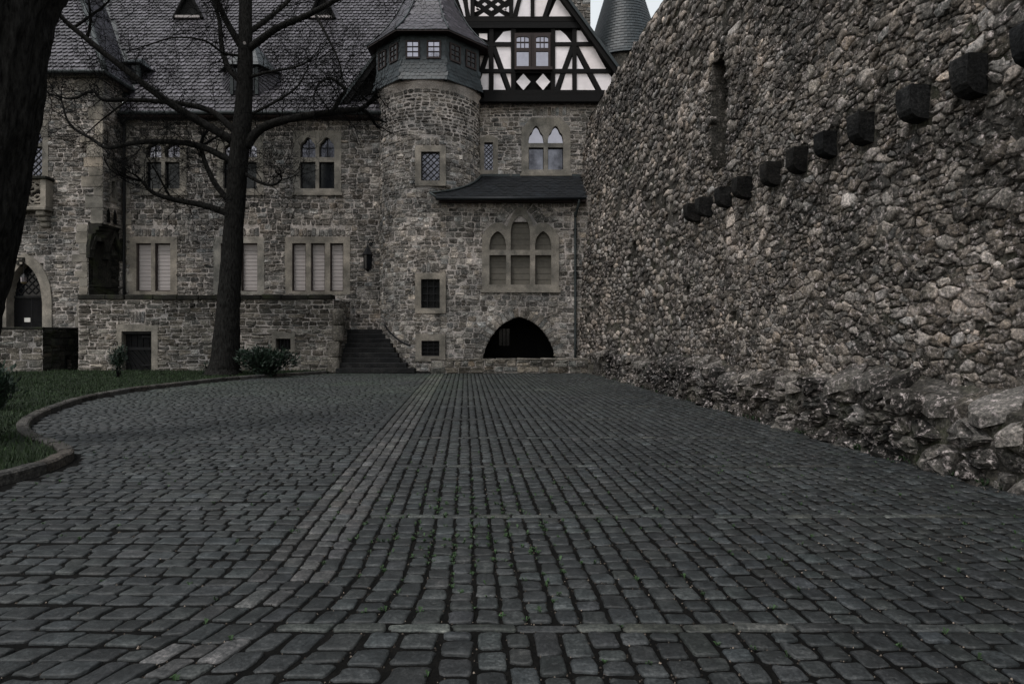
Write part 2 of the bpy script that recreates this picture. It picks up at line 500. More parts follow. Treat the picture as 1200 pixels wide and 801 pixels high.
def blind(u0, u1, v0, v1, d, mp, mat, parent, pitch=.16, name='blind'):
    n = max(2, int((v1 - v0) / pitch)); P, Q = [], []
    for k in range(n + 1):
        v = v0 + (v1 - v0) * k / n
        for dd, dv in ((-.012, -.012), (0, 0)) if k else ((0, 0),):
            P += [(u0, v + dv, d + dd), (u1, v + dv, d + dd)]
    for i in range(len(P) // 2 - 1): Q.append([2 * i, 2 * i + 1, 2 * i + 3, 2 * i + 2])
    return mesh_obj(name, mp(np.array(P, float)), [np.array(Q)], mat, parent)

def pxrect(D, x0, x1, y0, y1):      # pixel box on the plane at depth D -> (u0,u1,v0,v1)
    return (PX(x0, D), PX(x1, D), PZ(y1, D), PZ(y0, D))
def window_px(D, mp, thing_, sur, lights, glass, fills, name='window', mat='dress', top=None, front=.035):
    """sur: pixel box; lights: [(x0,x1,[(ytop,ybot,arch,rise_px),...])] from bottom hole to top hole"""
    s = pxrect(D, *sur); L = []
    for (x0, x1, hs) in lights:
        L.append((PX(x0, D), PX(x1, D), [(PZ(yb, D), PZ(yt, D), ar, rp / F * D) for (yt, yb, ar, rp) in hs]))
    fr = surround_mesh(s[0], s[1], s[2], s[3], L, mp, M[mat], thing_, name, front=front, top=top)
    for li, (a, b, hs) in enumerate(L):
        for hi, (h0, h1, ar, rise) in enumerate(hs):
            f = fills(li, hi)
            e = .02
            if f == 'blind': 
                blind(a - e, b + e, h0 - e, h1 + e, -.13, mp, M['blind'], fr)
            elif f == 'board': blind(a - e, b + e, h0 - e, h1 + e, -.13, mp, M['board'], fr, .24, 'shutter_board')
            else: pane(a - e, b + e, h0 - e, h1 + e, -.13, mp, M[f], fr)
    return fr, s
def inner_hole(s, L, D):
    return (min(PX(l[0], D) for l in L), max(PX(l[1], D) for l in L), min(PZ(h[1], D) for l in L for h in l[2]), max(PZ(h[0], D) for l in L for h in l[2]))
def shrink(s, e=.05): return (s[0] + e, s[1] - e, s[2] + e, s[3] - e)

# ------------------------------------------------------------------ slates
def slate_plane(batch, O, U, W, inside, ulim, vlim, pu=.28, pv=.3, lift=.03, sd=.22, col=(1, 1, 1)):
    """O origin, U unit along the eave, W unit up the slope; scalloped slates where inside(u,v)"""
    O, U, W = (np.asarray(a, float) for a in (O, U, W)); N = np.cross(U, W); N /= np.linalg.norm(N)
    row = 0; v = vlim[0]
    shape = np.array([[-.46, 1.5], [-.47, .45], [-.34, .12], [0, 0], [.34, .12], [.47, .45], [.46, 1.5]])
    while v < vlim[1]:
        off = (row % 2) * .5 * pu; u = ulim[0] + off
        while u < ulim[1]:
            if inside(u, v):
                s = shape * np.array([pu, pv]) * (1 + rng.normal(0, .03, 2)) + rng.normal(0, .006, 2)
                d = lift * (1 - s[:, 1] / (1.5 * pv)) + rng.normal(0, .004)
                V = O + np.outer(u + s[:, 0], U) + np.outer(v + s[:, 1], W) + np.outer(d, N)
                t = float(np.clip(rng.lognormal(0, sd), .5, 1.8))
                batch.add(V, [np.arange(7)[None, :]], tuple(t * c for c in col))
            u += pu
        v += pv; row += 1
def poly_face(name, pts, mat, parent, thick=0.0):
    pts = np.array(pts, float); n = len(pts)
    if thick <= 0: return mesh_obj(name, pts, [np.arange(n)[None, :]], mat, parent)
    nn = np.cross(pts[1] - pts[0], pts[2] - pts[0]); nn /= np.linalg.norm(nn)
    V = np.concatenate([pts, pts - nn * thick])
    side = np.array([[i, (i + 1) % n, n + (i + 1) % n, n + i] for i in range(n)])
    return mesh_obj(name, V, [np.arange(n)[None, :], np.arange(2 * n - 1, n - 1, -1)[None, :], side], mat, parent)
def tube(points, radii, n=8, jitter=0.0, ridge=0.0, cap=True):
    P = np.asarray(points, float); R = np.broadcast_to(np.asarray(radii, float), (len(P),))
    T = np.gradient(P, axis=0); T /= np.linalg.norm(T, axis=1)[:, None] + 1e-12
    a = np.array([0, 0, 1.0]) if abs(T[0][2]) < .9 else np.array([1.0, 0, 0])
    nrm = np.cross(T[0], a); nrm /= np.linalg.norm(nrm)
    V = []
    ang = np.arange(n) * 2 * math.pi / n
    for i in range(len(P)):
        nrm = nrm - T[i] * (nrm @ T[i]); nrm /= np.linalg.norm(nrm) + 1e-12
        bn = np.cross(T[i], nrm)
        r = R[i] * np.ones(n)
        if jitter: r = r * (1 + rng.normal(0, jitter, n))
        V.append(P[i] + np.outer(r * np.cos(ang), nrm) + np.outer(r * np.sin(ang), bn))
    V = np.concatenate(V); m = len(P)
    q = np.array([[i * n + j, i * n + (j + 1) % n, (i + 1) * n + (j + 1) % n, (i + 1) * n + j] for i in range(m - 1) for j in range(n)])
    fa = [q]
    if cap: fa += [np.arange(n)[::-1][None, :], (np.arange(n) + (m - 1) * n)[None, :]]
    return V, fa
def smooth_path(pts, k=6):
    P = np.asarray(pts, float); out = []
    Q = np.vstack([2 * P[0] - P[1], P, 2 * P[-1] - P[-2]])
    for i in range(1, len(Q) - 2):
        for t in np.arange(k) / k:
            a, b, c, d = Q[i - 1:i + 3]
            out.append(.5 * (2 * b + (c - a) * t + (2 * a - 5 * b + 4 * c - d) * t * t + (3 * b - 3 * c + d - a) * t ** 3))
    out.append(P[-1]); return np.array(out)
# ------------------------------------------------------------------ ground sheet
o = mesh_obj('ground', np.array([[-900, -900, -.12], [900, -900, -.12], [900, 900, -.12], [-900, 900, -.12]], float), [np.array([[0, 1, 2, 3]])], M['ground'])
tag(o, 'bare dark earth stretching away beyond the castle yard', 'ground', kind='structure')

def wall_with_stones(th, mp, u0, u1, v0, v1, holes, cuts, hr, wr, hgt, mat='rubble', mortar='mortar', limit=300, keep=None, cmat=None, step=.22, sname='stone', tint_sd=.3, wallname='wall', gap=.017):
    w = backing(wallname, u0, u1, v0, v1, holes, mp, M[mortar], th, step, keep=keep)
    geos = []
    for p in courses(u0, u1, v0, v1, cuts, hr, wr, gap):
        c = p.mean(0)
        if keep and not keep(*c): continue
        P, fa = stone_geo(p, rng.uniform(*hgt), .3, .05, 3)
        t = rnd_tint(tint_sd + .12, .03)
        if cmat: t = tuple(np.array(t) * cmat(*c))
        geos.append((mp(P), fa, t))
    place_stones(geos, sname, M[mat], w, limit)
    return w
def quoins(th, mp, uc, v0, v1, side=-1, hr=(.38, .7), wr=(.45, 1.0)):
    """big dressed corner blocks; side=-1: they reach to the left of the corner"""
    v = v0; k = 0; cuts = []
    while v < v1 - .1:
        h = min(rng.uniform(*hr), v1 - v)
        w = rng.uniform(*wr) * (1.25 if k % 2 else .75)
        a, b = (uc - w, uc) if side < 0 else (uc, uc + w)
        P, fa = stone_geo(octa(a + .006, b + (.0 if side < 0 else -.006), v + .006, v + h - .006, .003), .035, .04, .003, 3, insets=(.995, .97, .5))
        mesh_obj('quoin', mp(P), fa, M['dress'], th, rnd_tint(.1, .02))
        cuts.append((a, b, v, v + h)); v += h; k += 1
    return cuts
def voussoirs(th, mp, arc, depth, n, mat='rubble', hgt=.035):
    """radial stones along an arch curve arc (list of (u,v))"""
    A = np.array(arc); L = np.r_[0, np.cumsum(np.linalg.norm(np.diff(A, axis=0), axis=1))]
    at = lambda s: np.array([np.interp(s, L, A[:, 0]), np.interp(s, L, A[:, 1])])
    for k in range(n):
        s0, s1 = L[-1] * (k + .06) / n, L[-1] * (k + .94) / n
        p0, p1 = at(s0), at(s1); t = (p1 - p0) / np.linalg.norm(p1 - p0); nn = np.array([-t[1], t[0]])
        dd = depth * rng.uniform(.85, 1.15)
        m0, m1 = p0 + nn * dd * .5, p1 + nn * dd * .5
        e = .04
        poly = np.array([p0, (p0 + p1) / 2, p1, m1 + t * e * .5, p1 + nn * dd + t * e, (p0 + p1) / 2 + nn * dd, p0 + nn * dd - t * e, m0 - t * e * .5])
        if np.sum(poly[:, 0] * np.roll(poly[:, 1], -1) - np.roll(poly[:, 0], -1) * poly[:, 1]) < 0: poly = poly[::-1]
        P, fa = stone_geo(poly, hgt, .15, .02, 3)
        mesh_obj('voussoir', mp(P), fa, M[mat], th, rnd_tint(.25, .04))
soldier = []     # lintel rows of upright stones above windows
def soldier_row(th, mp, u0, u1, v0, v1, n):
    w = (u1 - u0) / n
    for k in range(n):
        a = u0 + k * w
        P, fa = stone_geo(octa(a + .012, a + w - .012, v0 + .01, v1 + rng.normal(0, .04), .008), .035, .2, .03, 3)
        mesh_obj('lintel_stone', mp(P), fa, M['rubble'], th, rnd_tint(.25, .04))

# ================================================================== great hall
DH = 28.2
hall = thing('great_hall', (PX(295, DH), DH, 1.8), 'long rubble stone hall with steep slate roof and rows of mullioned windows behind the tree', 'building')
mpH = plane_map(DH)
cutsH, holesH = [], []
def add_win(D, mp, th, cuts, holes, sur, L, fills, **k):
    fr, s = window_px(D, mp, th, sur, L, None, fills, **k)
    cuts.append(shrink(s, .05)); holes.append(inner_hole(s, L, D)); return fr, s
lead = lambda li, hi: 'glass_dim' if hi == 1 else 'glass'
for (x0, x1, x2, x3, yt, ar, rp) in ((172, 189.5, 193.5, 211, 168, 'trefoil', 6), (262, 279.5, 283.5, 301, 168, 'trefoil', 6), (352, 370, 374, 392, 161, 'trefoil', 12)):
    L = [(x0, x1, [(190, 221, None, 0), (yt, 184.5, ar, rp)]), (x2, x3, [(190, 221, None, 0), (yt, 184.5, ar, rp)])]
    fr, s = add_win(DH, mpH, hall, cutsH, holesH, (x0 - 8, x3 + 8, yt - 8, 226), L, (lambda li, hi: 'glass_sky' if hi == 1 else 'glass') if ar == 'trefoil' and yt > 165 else lead)
    for a, b in ((x0, x1), (x2, x3)):
        bars(PX(a, DH), PX(b, DH), PZ(221, DH), PZ(190, DH), 1, 1, -.12, mpH, M['dark_metal'], fr, .05, 'casement')
        bars(PX(a, DH), PX(b, DH), PZ(184.5, DH), PZ(yt, DH), 2, 2, -.12, mpH, M['dark_metal'], fr, .025, 'lead_cames', edge=False)
    P, fa = prism([(s[0] - .05, s[2] - .12), (s[1] + .05, s[2] - .12), (s[1] + .05, s[2] + .004), (s[0] - .05, s[2] + .004)], -.1, .09, mpH)
    mesh_obj('sill', P, fa, M['dress'], fr)
for lx in ([(160, 177.5), (182, 200)], [(259, 277.5), (283, 302)], [(342.5, 358.5), (364.5, 381), (387, 402.5)]):
    L = [(a, b, [(285, 341, None, 0)]) for a, b in lx]
    fr, s = add_win(DH, mpH, hall, cutsH, holesH, (lx[0][0] - 8.5, lx[-1][1] + 8, 277.5, 345), L, lambda li, hi: 'blind')
    for a, b in lx:
        bars(PX(a, DH), PX(b, DH), PZ(341, DH), PZ(285, DH), 1, 1, -.1, mpH, M['brown_timber'], fr, .1, 'casement')
    soldier_row(hall, mpH, PX(lx[0][0] - 2, DH), PX(lx[-1][1] + 2, DH), PZ(277, DH), PZ(268, DH), len(lx) * 4 + 1)
    cutsH.append((PX(lx[0][0] - 2, DH), PX(lx[-1][1] + 2, DH), PZ(277, DH), PZ(267.5, DH)))
HX0, HX1, HZ1 = PX(135, DH), PX(462, DH), PZ(134, DH)
wall_with_stones(hall, mpH, HX0, HX1, 1.6, HZ1, holesH, cutsH, (.14, .28), (.2, .5), (.008, .05), cmat=lambda u, v: .88 + .1 * math.sin(u * 1.3 + v))
# dressed rebates at the corner to the wing
quoins(hall, mpH, PX(146, DH), PZ(340, DH), PZ(140, DH), 1, (.3, .55), (.2, .4))
# roof
RD0, RM = 27.7, 1.5
RZ0 = PZ(131, RD0)
def roofpt(px, py):
    k = (HY - py) / F; D = (RZ0 - CAMH - RM * RD0) / (k - RM)
    return np.array([PX(px, D), D, PZ(py, D)])
WX, WZ = -17.6, 12.95                                     # wing's eave line and eave height
ROOF_T = 9.0
RX1 = PX(560, 29)
def main_left(z): return -17.75 if z < WZ else WX - (z - WZ) / 1.5
zt = RZ0 + RM * ROOF_T
roof = poly_face('roof', [(-18.8, RD0 + .5, RZ0 + .75), (-17.75, RD0 + .5, RZ0 + .75), (-17.75, RD0, RZ0), (RX1, RD0, RZ0), (RX1, RD0 + ROOF_T, zt), (main_left(zt) - 1.0, RD0 + ROOF_T, zt), (-18.8, RD0 + (WZ - RZ0) / RM, WZ)], M['slate_dark'], hall)
poly_face('roof_slope', [(RX1, RD0 + ROOF_T, zt), (RX1, RD0 + 2 * ROOF_T, RZ0), (-26, RD0 + 2 * ROOF_T, RZ0), (-26, RD0 + ROOF_T, zt)], M['slate'], hall)
sl = Batch(); W = np.array([0, 1, RM]) / math.hypot(1, RM); Lm = ROOF_T * math.hypot(1, RM)
slate_plane(sl, (0, RD0, RZ0), (1, 0, 0), W, lambda u, v: main_left(RZ0 + v * W[2]) + .1 < u < RX1, (-24, RX1), (-.05, Lm - .3), .25, .27, .07, .3)
sl.build('slates', M['slate'], roof, kind='stuff')
# eave: gutter, soffit, snow guard
V, fa = tube([(-17.7, RD0 - .06, RZ0 - .06), (RX1 - .5, RD0 - .06, RZ0 - .06)], .085, 10); mesh_obj('gutter', V, fa, M['lead'], hall, smooth=True)
box('eaves_board', -17.7, RX1 - .3, RD0 + .02, DH + .02, RZ0 - .2, RZ0 - .1, M['brown_timber'], hall)
sg = Batch()
for k in (0, 1):
    p = np.array([0, RD0, RZ0]) + W * .72 + np.array([0, -.12, .08 + .1 * k])
    sg.add(*tube([(-17.5, p[1], p[2]), (RX1 - .6, p[1], p[2])], .016, 5))
for x in np.arange(-17.3, RX1 - .6, .45):
    p = np.array([x, RD0, RZ0]) + W * .72
    sg.add(*tube([p, p + np.array([0, -.13, .22])], .014, 4))
sg.build('snow_guard', M['dark_metal'], hall)
V, fa = tube(smooth_path([(PX(144, 28), RD0 - .06, RZ0 - .1), (PX(144, 28), DH - .15, RZ0 - .5), (PX(144, 28), DH - .12, RZ0 - 1), (PX(144, 28), DH - .12, 1.9)], 4), .06, 8)
mesh_obj('downpipe', V, fa, M['dark_metal'], hall, smooth=True)

def tri_dormer(px, py, wpx, hpx, label):
    B = roofpt(px, py); w = wpx / F * B[1]; h = hpx / F * B[1]; x, d, z = B
    A = np.array([x, d - .12, z + h]); R = np.array([x, d + h / RM, z + h]); l = np.array([x - w / 2, d - .12, z - .02]); r = np.array([x + w / 2, d - .12, z - .02])
    dm = poly_face('dormer', [l + (.08, .1, 0), r + (-.08, .1, 0), A + (0, .1, -.1)], M['interior'], hall, .05)
    dm['label'] = label
    for nm, a in (('left', l), ('right', r)):
        b = Batch(); e = a + (A - a) * 1.06; U = (A - a) / np.linalg.norm(A - a)
        poly_face('dormer_roof', [a, A, R, a + np.array([0, .25, 0.02])] if nm == 'right' else [a, a + np.array([0, .25, .02]), R, A], M['slate_dark'], dm, .05)
        n = 7
        for k in range(n):      # swept slates either side of the opening
            p = a + (A - a) * (k / n); q = a + (A - a) * ((k + 1) / n); s = -1 if nm == 'left' else 1
            o1 = np.array([s * (.25 - .02 * k), .2, .02]); nn = np.array([s * .5, -.3, .8]); 
            b.add([p + nn * .02, q + nn * .02, q + o1 + nn * .03, p + o1 + nn * .05], [np.array([[0, 1, 2, 3]])], tuple(np.full(3, rng.uniform(.7, 1.4))))
        b.build('slates', M['slate'], dm, kind='stuff')
    for a in (l, r):
        V, fa = tube([a + (0, -.02, -.03), A + (0, -.04, .04)], .085, 6); mesh_obj('verge_board', V, fa, M['timber'], dm)
    box('sill', l[0] + .12, r[0] - .12, d - .24, d - .02, z - .06, z + .06, M['blind'], dm)
tri_dormer(222, 22, 34, 30, 'triangular black dormer with a pale sill')
tri_dormer(378, 22, 30, 30, 'triangular black dormer with a pale sill')
def hood_dormer(px, py, wpx, hpx, rpx, cheeks=True):
    B = roofpt(px, py); s = B[1] / F; w, h, rh = wpx * s, hpx * s, rpx * s; x, d, z = B
    d -= .15
    dm = box('dormer', x - w * .28, x + w * .28, d, d + 1.2, z - .1, z + h, M['door'], hall)
    for sx in (-1, 1):
        box('corner_post', x + sx * w * .28 - .07, x + sx * w * .28 + .07, d - .04, d + .1, z - .05, z + h, M['lead'], dm)
        if cheeks:
            b = Batch(); n = 9
            for k in range(n):
                def cp(t):
                    ax = x + sx * (w * .3 + (w * .36) * (1 - t) ** 0.6 * 0 + w * .36 * math.sin(t * math.pi / 2))
                    return np.array([ax, d + .12 + .5 * t, z - .05 + h * .9 * t ** 1.5])
                def ci(t): return np.array([x + sx * w * .3, d + .02, z + .0 + h * (.1 + .9 * t)])
                t0, t1 = k / n, (k + 1) / n
                off = np.array([0, -.03, .03])
                b.add([cp(t0) + off, cp(t1), ci(t1), ci(t0) + off], [np.array([[0, 1, 2, 3]])], tuple(np.full(3, rng.uniform(.7, 1.4))))
            b.build('slates', M['slate'], dm, kind='stuff')
    ew = w * .66
    ap = np.array([x, d + .9, z + h + rh]); e = [np.array([x - ew, d + .3, z + h - .15]), np.array([x - w * .36, d - .2, z + h]), np.array([x + w * .36, d - .2, z + h]), np.array([x + ew, d + .3, z + h - .15])]
    bk = np.array([x, d + (h + rh) / RM + .6, z + h + rh])
    poly_face('dormer_roof', [e[1], e[2], ap], M['slate_dark'], dm, .05)
    poly_face('dormer_roof', [e[0], e[1], ap], M['slate_dark'], dm, .05)
    poly_face('dormer_roof', [e[2], e[3], ap], M['slate_dark'], dm, .05)
    poly_face('dormer_roof', [e[0], ap, bk, e[0] + (0, 1.6, .6)], M['slate'], dm)
    poly_face('dormer_roof', [e[3], e[3] + (0, 1.6, .6), bk, ap], M['slate'], dm)
    for sx in (-1, 1): box('casement', x + sx * w * .13 - w * .1, x + sx * w * .13 + w * .1, d - .03, d + .02, z + .12, z + h - .12, M['glass'], dm)
hood_dormer(288, 111, 52, 32, 42)
hood_dormer(156, 96, 30, 20, 16, False)

# ================================================================== left wing
DW = 26.9
wing = thing('chapel_wing', (PX(60, DW), DW, 0), 'left stone wing with pale corner blocks, pointed doorway and balcony', 'building')
mpW = plane_map(DW); XC = PX(121, DW); XB = PX(103, DW); ZS = PZ(262, DW)
cutsW, holesW = [], []
keepW = lambda u, v: not (u > XB and v < ZS)
qc = quoins(wing, mpW, XC, ZS, PZ(92, DW), -1); cutsW += qc
qc = quoins(wing, mpW, XB, 1.9, ZS - .02, -1, (.3, .6), (.3, .75)); cutsW += qc
# pointed window above the balcony
L = [(3, 24, [(172, 206, None, 0), (150, 168, 'pointed', 14)]), (28, 50, [(172, 206, None, 0), (150, 168, 'pointed', 14)])]
fr, s = add_win(DW, mpW, wing, cutsW, holesW, (-4, 57, 140, 212), L, lambda li, hi: 'glass_dim')
lattice(PX(28, DW), PX(50, DW), PZ(206, DW), PZ(150, DW), 3, -.12, mpW, M['dark_metal'], fr, .03)
# pointed doorway
L = [(9, 51, [(308, 385, 'pointed', 46)])]
def door_top(u):
    c = PX(30, DW); x = abs(u - c) / (PX(62, DW) - c)
    return PZ(352, DW) + (PZ(297, DW) - PZ(352, DW)) * math.sqrt(max(0, 1 - ((min(x, 1) + .4) / 1.4) ** 2)) / math.sqrt(1 - (.4 / 1.4) ** 2)
s = pxrect(DW, -2, 62, 297, 386)
Lw = [(PX(9, DW), PX(51, DW), [(PZ(385, DW), PZ(308, DW), 'pointed', 46 / F * DW)])]
dr = surround_mesh(s[0], s[1], s[2], s[3], Lw, mpW, M['dress'], wing, 'doorway', front=.08, back=-.4, top=lambda u: max(door_top(u), PZ(352, DW)))
holesW.append((Lw[0][0], Lw[0][1], PZ(385, DW), PZ(308, DW))); cutsW.append((s[0] + .1, s[1] - .1, s[2], PZ(352, DW))); cutsW.append((PX(8, DW), PX(52, DW), PZ(352, DW), PZ(304, DW)))
pane(Lw[0][0] - .05, Lw[0][1] + .05, PZ(387, DW), PZ(346, DW), -.345, mpW, M['door'], dr, 'door_leaf', .08)
pane(Lw[0][0] - .05, Lw[0][1] + .05, PZ(349, DW), PZ(306, DW), -.37, mpW, M['glass'], dr, 'fanlight', .04)
lattice(Lw[0][0], Lw[0][1], PZ(344, DW), PZ(310, DW), 5, -.36, mpW, M['dark_metal'], dr, .04)
pane(Lw[0][0], Lw[0][1], PZ(348.5, DW), PZ(346, DW), -.3, mpW, M['step'], dr, 'transom', .1)
pane(PX(29.7, DW), PX(30.4, DW), PZ(385, DW), PZ(349, DW), -.335, mpW, M['dark_metal'], dr, 'meeting_strip', .02)
nt_ = pane(PX(21.5, DW), PX(28.5, DW), PZ(377, DW), PZ(372, DW), -.33, mpW, M['sign'], dr, 'notice', .015)
shield = [(PX(26 + a, DW), PZ(b, DW)) for a, b in ((-5, 302), (5, 302), (5, 307), (3, 310.5), (0, 312.5), (-3, 310.5), (-5, 307))]
P, fa = prism(shield[::-1], .05, .16, mpW); mesh_obj('crest_shield', P, fa, M['coping'], dr)
for a in (-2.2, 2.2):
    for b in (303.5, 307.5):
        P, fa = prism([(PX(26 + a - 1.5, DW), PZ(b + 2.2, DW)), (PX(26 + a + 1.5, DW), PZ(b + 2.2, DW)), (PX(26 + a + 1.5, DW), PZ(b, DW)), (PX(26 + a - 1.5, DW), PZ(b, DW))], .16, .18, mpW)
        mesh_obj('crest_charge', P, fa, M['dress'] if a * (b - 305) > 0 else M['kerb'], dr)
wall_with_stones(wing, mpW, -26.5, XC, 0, PZ(92, DW), holesW, cutsW, (.12, .24), (.2, .5), (.008, .045), keep=keepW)
# right-hand side of the wing and the cut-off lower corner
mpS = side_map(XC)
holeS = [(27.42, 27.66, PZ(232, 27.5), PZ(190, 27.5))]
wall_with_stones(wing, mpS, DW, DH, ZS, PZ(92, DW), holeS, [(27.3, 27.8, PZ(236, 27.5), PZ(186, 27.5))], (.12, .24), (.2, .5), (.008, .04), limit=60, wallname='side_wall')
fr = surround_mesh(27.28, 27.82, PZ(237, 27.5), PZ(184, 27.5), [(27.42, 27.66, [(PZ(232, 27.5), PZ(212, 27.5), None, 0), (PZ(208, 27.5), PZ(190, 27.5), 'pointed', .2)])], mpS, M['dress'], wing)
pane(27.4, 27.68, PZ(233, 27.5), PZ(188, 27.5), -.15, mpS, M['glass'], fr)
cd = np.array([PX(140, DH) - XB, DH - DW]); cl = np.linalg.norm(cd); cu = cd / cl; cn = np.array([cu[1], -cu[0]])
def mpC(P): return np.c_[XB + cu[0] * P[:, 0] + cn[0] * P[:, 2], DW + cu[1] * P[:, 0] + cn[1] * P[:, 2], P[:, 1]]
wall_with_stones(wing, mpC, 0, cl, 0, ZS, [], [(.25, .95, PZ(333, DW), PZ(284, DW))], (.14, .26), (.25, .5), (.008, .03), mat='coping', mortar='coping', limit=40, wallname='corner_wall')  # dark stones and joints: shade of this face put into the colour
fr = surround_mesh(.2, 1.0, PZ(335, DW), PZ(280, DW), [(.38, .82, [(PZ(331, DW), PZ(286, DW), 'pointed', .45)])], mpC, M['coping'], wing, 'window', .06, -.25)
pane(.36, .84, PZ(332, DW), PZ(284, DW), -.15, mpC, M['glass_dim'], fr)
lattice(.38, .82, PZ(331, DW), PZ(300, DW), 3, -.13, mpC, M['dark_metal'], fr, .03)
# squinch: stepped corbelling under the overhanging corner, with small pointed crockets
for k in range(5):
    t = k / 5; z = ZS - .75 + k * .16
    tri = [(XB, DW), (XB + (XC - XB) * (t + .12), DW - .02), (XC + .02 - (XC - XB) * (1 - t) * .3, DW + (DH - DW) * (t * .8 + .1)), (PX(140, DH) - .02, DH)]
    n = len(tri); A = np.array(tri); V = np.concatenate([np.c_[A, np.full(n, z)], np.c_[A, np.full(n, z + .17)]])
    mesh_obj('corbel_course', V, [np.arange(n)[::-1][None, :], (np.arange(n) + n)[None, :], np.array([[i, (i + 1) % n, n + (i + 1) % n, n + i] for i in range(n)])], M['coping'], wing)
for k, (a0, a1, zt0) in enumerate(((-.05, cl * .55, ZS + .1), (cl * .45, cl + .05, ZS - .1))):      # dark gabled canopy with pinnacles over the corner niche
    mid = (a0 + a1) / 2
    P, fa = prism([(a0, ZS - 1.15), (a0 + .14, ZS - 1.15), (mid, zt0 - .32), (a1 - .14, ZS - 1.15), (a1, ZS - 1.15), (mid, zt0)], 0, .3 - .05 * k, mpC); mesh_obj('canopy_gable', P, fa, M['coping'], wing)
    for aa in (a0 + .05, a1 - .05):
        P, fa = prism([(aa - .09, ZS - 1.5), (aa + .09, ZS - 1.5), (aa + .09, ZS - .95), (aa, ZS - .45), (aa - .09, ZS - .95)], 0.02, .26 - .05 * k, mpC); mesh_obj('canopy_pinnacle', P, fa, M['coping'], wing)
for yy in (27.2, 27.65):
    P, fa = prism([(yy - .1, ZS + .1), (yy + .1, ZS + .1), (yy + .1, ZS + .5), (yy, ZS + .75), (yy - .1, ZS + .5)], -.02, .05, mpS)
    mesh_obj('niche_shade_plate', P, fa, M['door'], wing)  # solid dark plates, the shade of small holes put into their colour
# balcony
bx0, bx1, bd = PX(0, 26.4), PX(53, 26.4), 26.4
zb0, zb1 = PZ(246, bd), PZ(206, bd)
bal = box('balcony', bx0, bx1, bd, DW, zb0, zb0 + .16, M['dress'], wing, bev=.03)
box('balcony_rail', bx0 - .06, bx1 + .06, bd - .06, DW, zb1 - .14, zb1, M['coping'], bal, bev=.03)
for a in (bx0, (bx0 + bx1) / 2 - .1, bx1 - .25): box('balcony_post', a + .02, a + .25, bd + .02, bd + .25, zb0 + .16, zb1 - .14, M['dress'], bal)
box('balcony_side', bx1 - .14, bx1 - .02, bd + .25, DW, zb0 + .16, zb1 - .14, M['dress'], bal)
mpB = plane_map(bd + .16)
for a, b in ((bx0 + .25, (bx0 + bx1) / 2 - .1), ((bx0 + bx1) / 2 + .15, bx1 - .25)):
    h0, h1 = zb0 + .16, zb1 - .14; cxx = (a + b) / 2
    tr = Batch()
    for (cu_, cv_, r_) in ((cxx - .13, h0 + (h1 - h0) * .7, .17), (cxx + .13, h0 + (h1 - h0) * .3, .17), (cxx + .1, h0 + (h1 - h0) * .78, .13), (cxx - .1, h0 + (h1 - h0) * .22, .13), (cxx, (h0 + h1) / 2, .3)):
        n = 16; ang = np.linspace(0, 2 * math.pi, n + 1)
        tr.add(*tube([(cu_ + r_ * math.cos(t), bd + .14, cv_ + r_ * math.sin(t)) for t in ang], .045, 6, cap=False))
    tr.add(*prism([(a, h0), (b, h0), (b, h0 + .1), (a, h0 + .1)], -.05, .06, mpB)); tr.add(*prism([(a, h1 - .1), (b, h1 - .1), (b, h1), (a, h1)], -.05, .06, mpB))
    tr.build('tracery_panel', M['dress'], bal)
for k, (ya, zz) in enumerate(((26.46, .0), (26.58, -.22), (26.7, -.44))):
    box('balcony_corbel', bx1 - .5, bx1 - .1, ya, DW, zb0 + zz - .23, zb0 + zz - .005, M['dress'], bal, bev=.05)
    box('balcony_corbel', bx0 + .1, bx0 + .5, ya, DW, zb0 + zz - .23, zb0 + zz - .005, M['dress'], bal, bev=.05)
# wing roof: front slope, right slope
h = 4.6
fr_ = poly_face('roof', [(-27, 26.55, WZ), (WX, 26.55, WZ), (WX - h, 26.55 + h, WZ + 1.5 * h), (-27, 26.55 + h, WZ + 1.5 * h)], M['slate_dark'], wing)
poly_face('roof_slope', [(WX, 26.55, WZ), (WX, 29.6, WZ), (WX - h, 29.6 + h, WZ + 1.5 * h), (WX - h, 26.55 + h, WZ + 1.5 * h)], M['slate_dark'], wing)
sl = Batch()
slate_plane(sl, (0, 26.55, WZ), (1, 0, 0), W, lambda u, v: u < WX - v * W[1] - .14, (-26, WX), (-.05, 7.9), .25, .27, .07, .3)
W2 = np.array([-1, 0, 1.5]) / math.hypot(1, 1.5)
slate_plane(sl, (WX, 0, WZ), (0, 1, 0), W2, lambda u, v: 26.6 - W2[0] * v < u < 28.8 - W2[0] * v, (26, 36), (-.05, 7.9), col=(.8, .85, .9))  # slates tinted darker and bluer: the slope's shade put into the colour
sl.build('slates', M['slate'], fr_, kind='stuff')
hp = [(WX - t, 26.55 + t, WZ + 1.5 * t + .04) for t in np.linspace(0, h, 8)]
V, fa = tube(hp, .13, 8); mesh_obj('hip_ridge', V, fa, M['lead'], wing, smooth=True)
V, fa = tube([(-26, 26.48, WZ - .05), (WX + .05, 26.48, WZ - .05), (WX + .06, 28.6, WZ - .05)], .085, 8); mesh_obj('gutter', V, fa, M['lead'], wing)
box('soffit', -26, WX - .02, 26.5, DW + .6, WZ - .055, WZ - .025, M['brown_timber'], wing)
box('soffit', WX - .7, WX - .02, DW + .61, 29.4, WZ - .055, WZ - .025, M['brown_timber'], wing)
box('cornice', -26, XC + .12, DW - .16, DW + .05, PZ(92, DW), WZ - .06, M['dress'], wing)
box('cornice', XC - .05, XC + .12, DW + .06, DH + .4, PZ(92, DW), WZ - .06, M['dress'], wing)

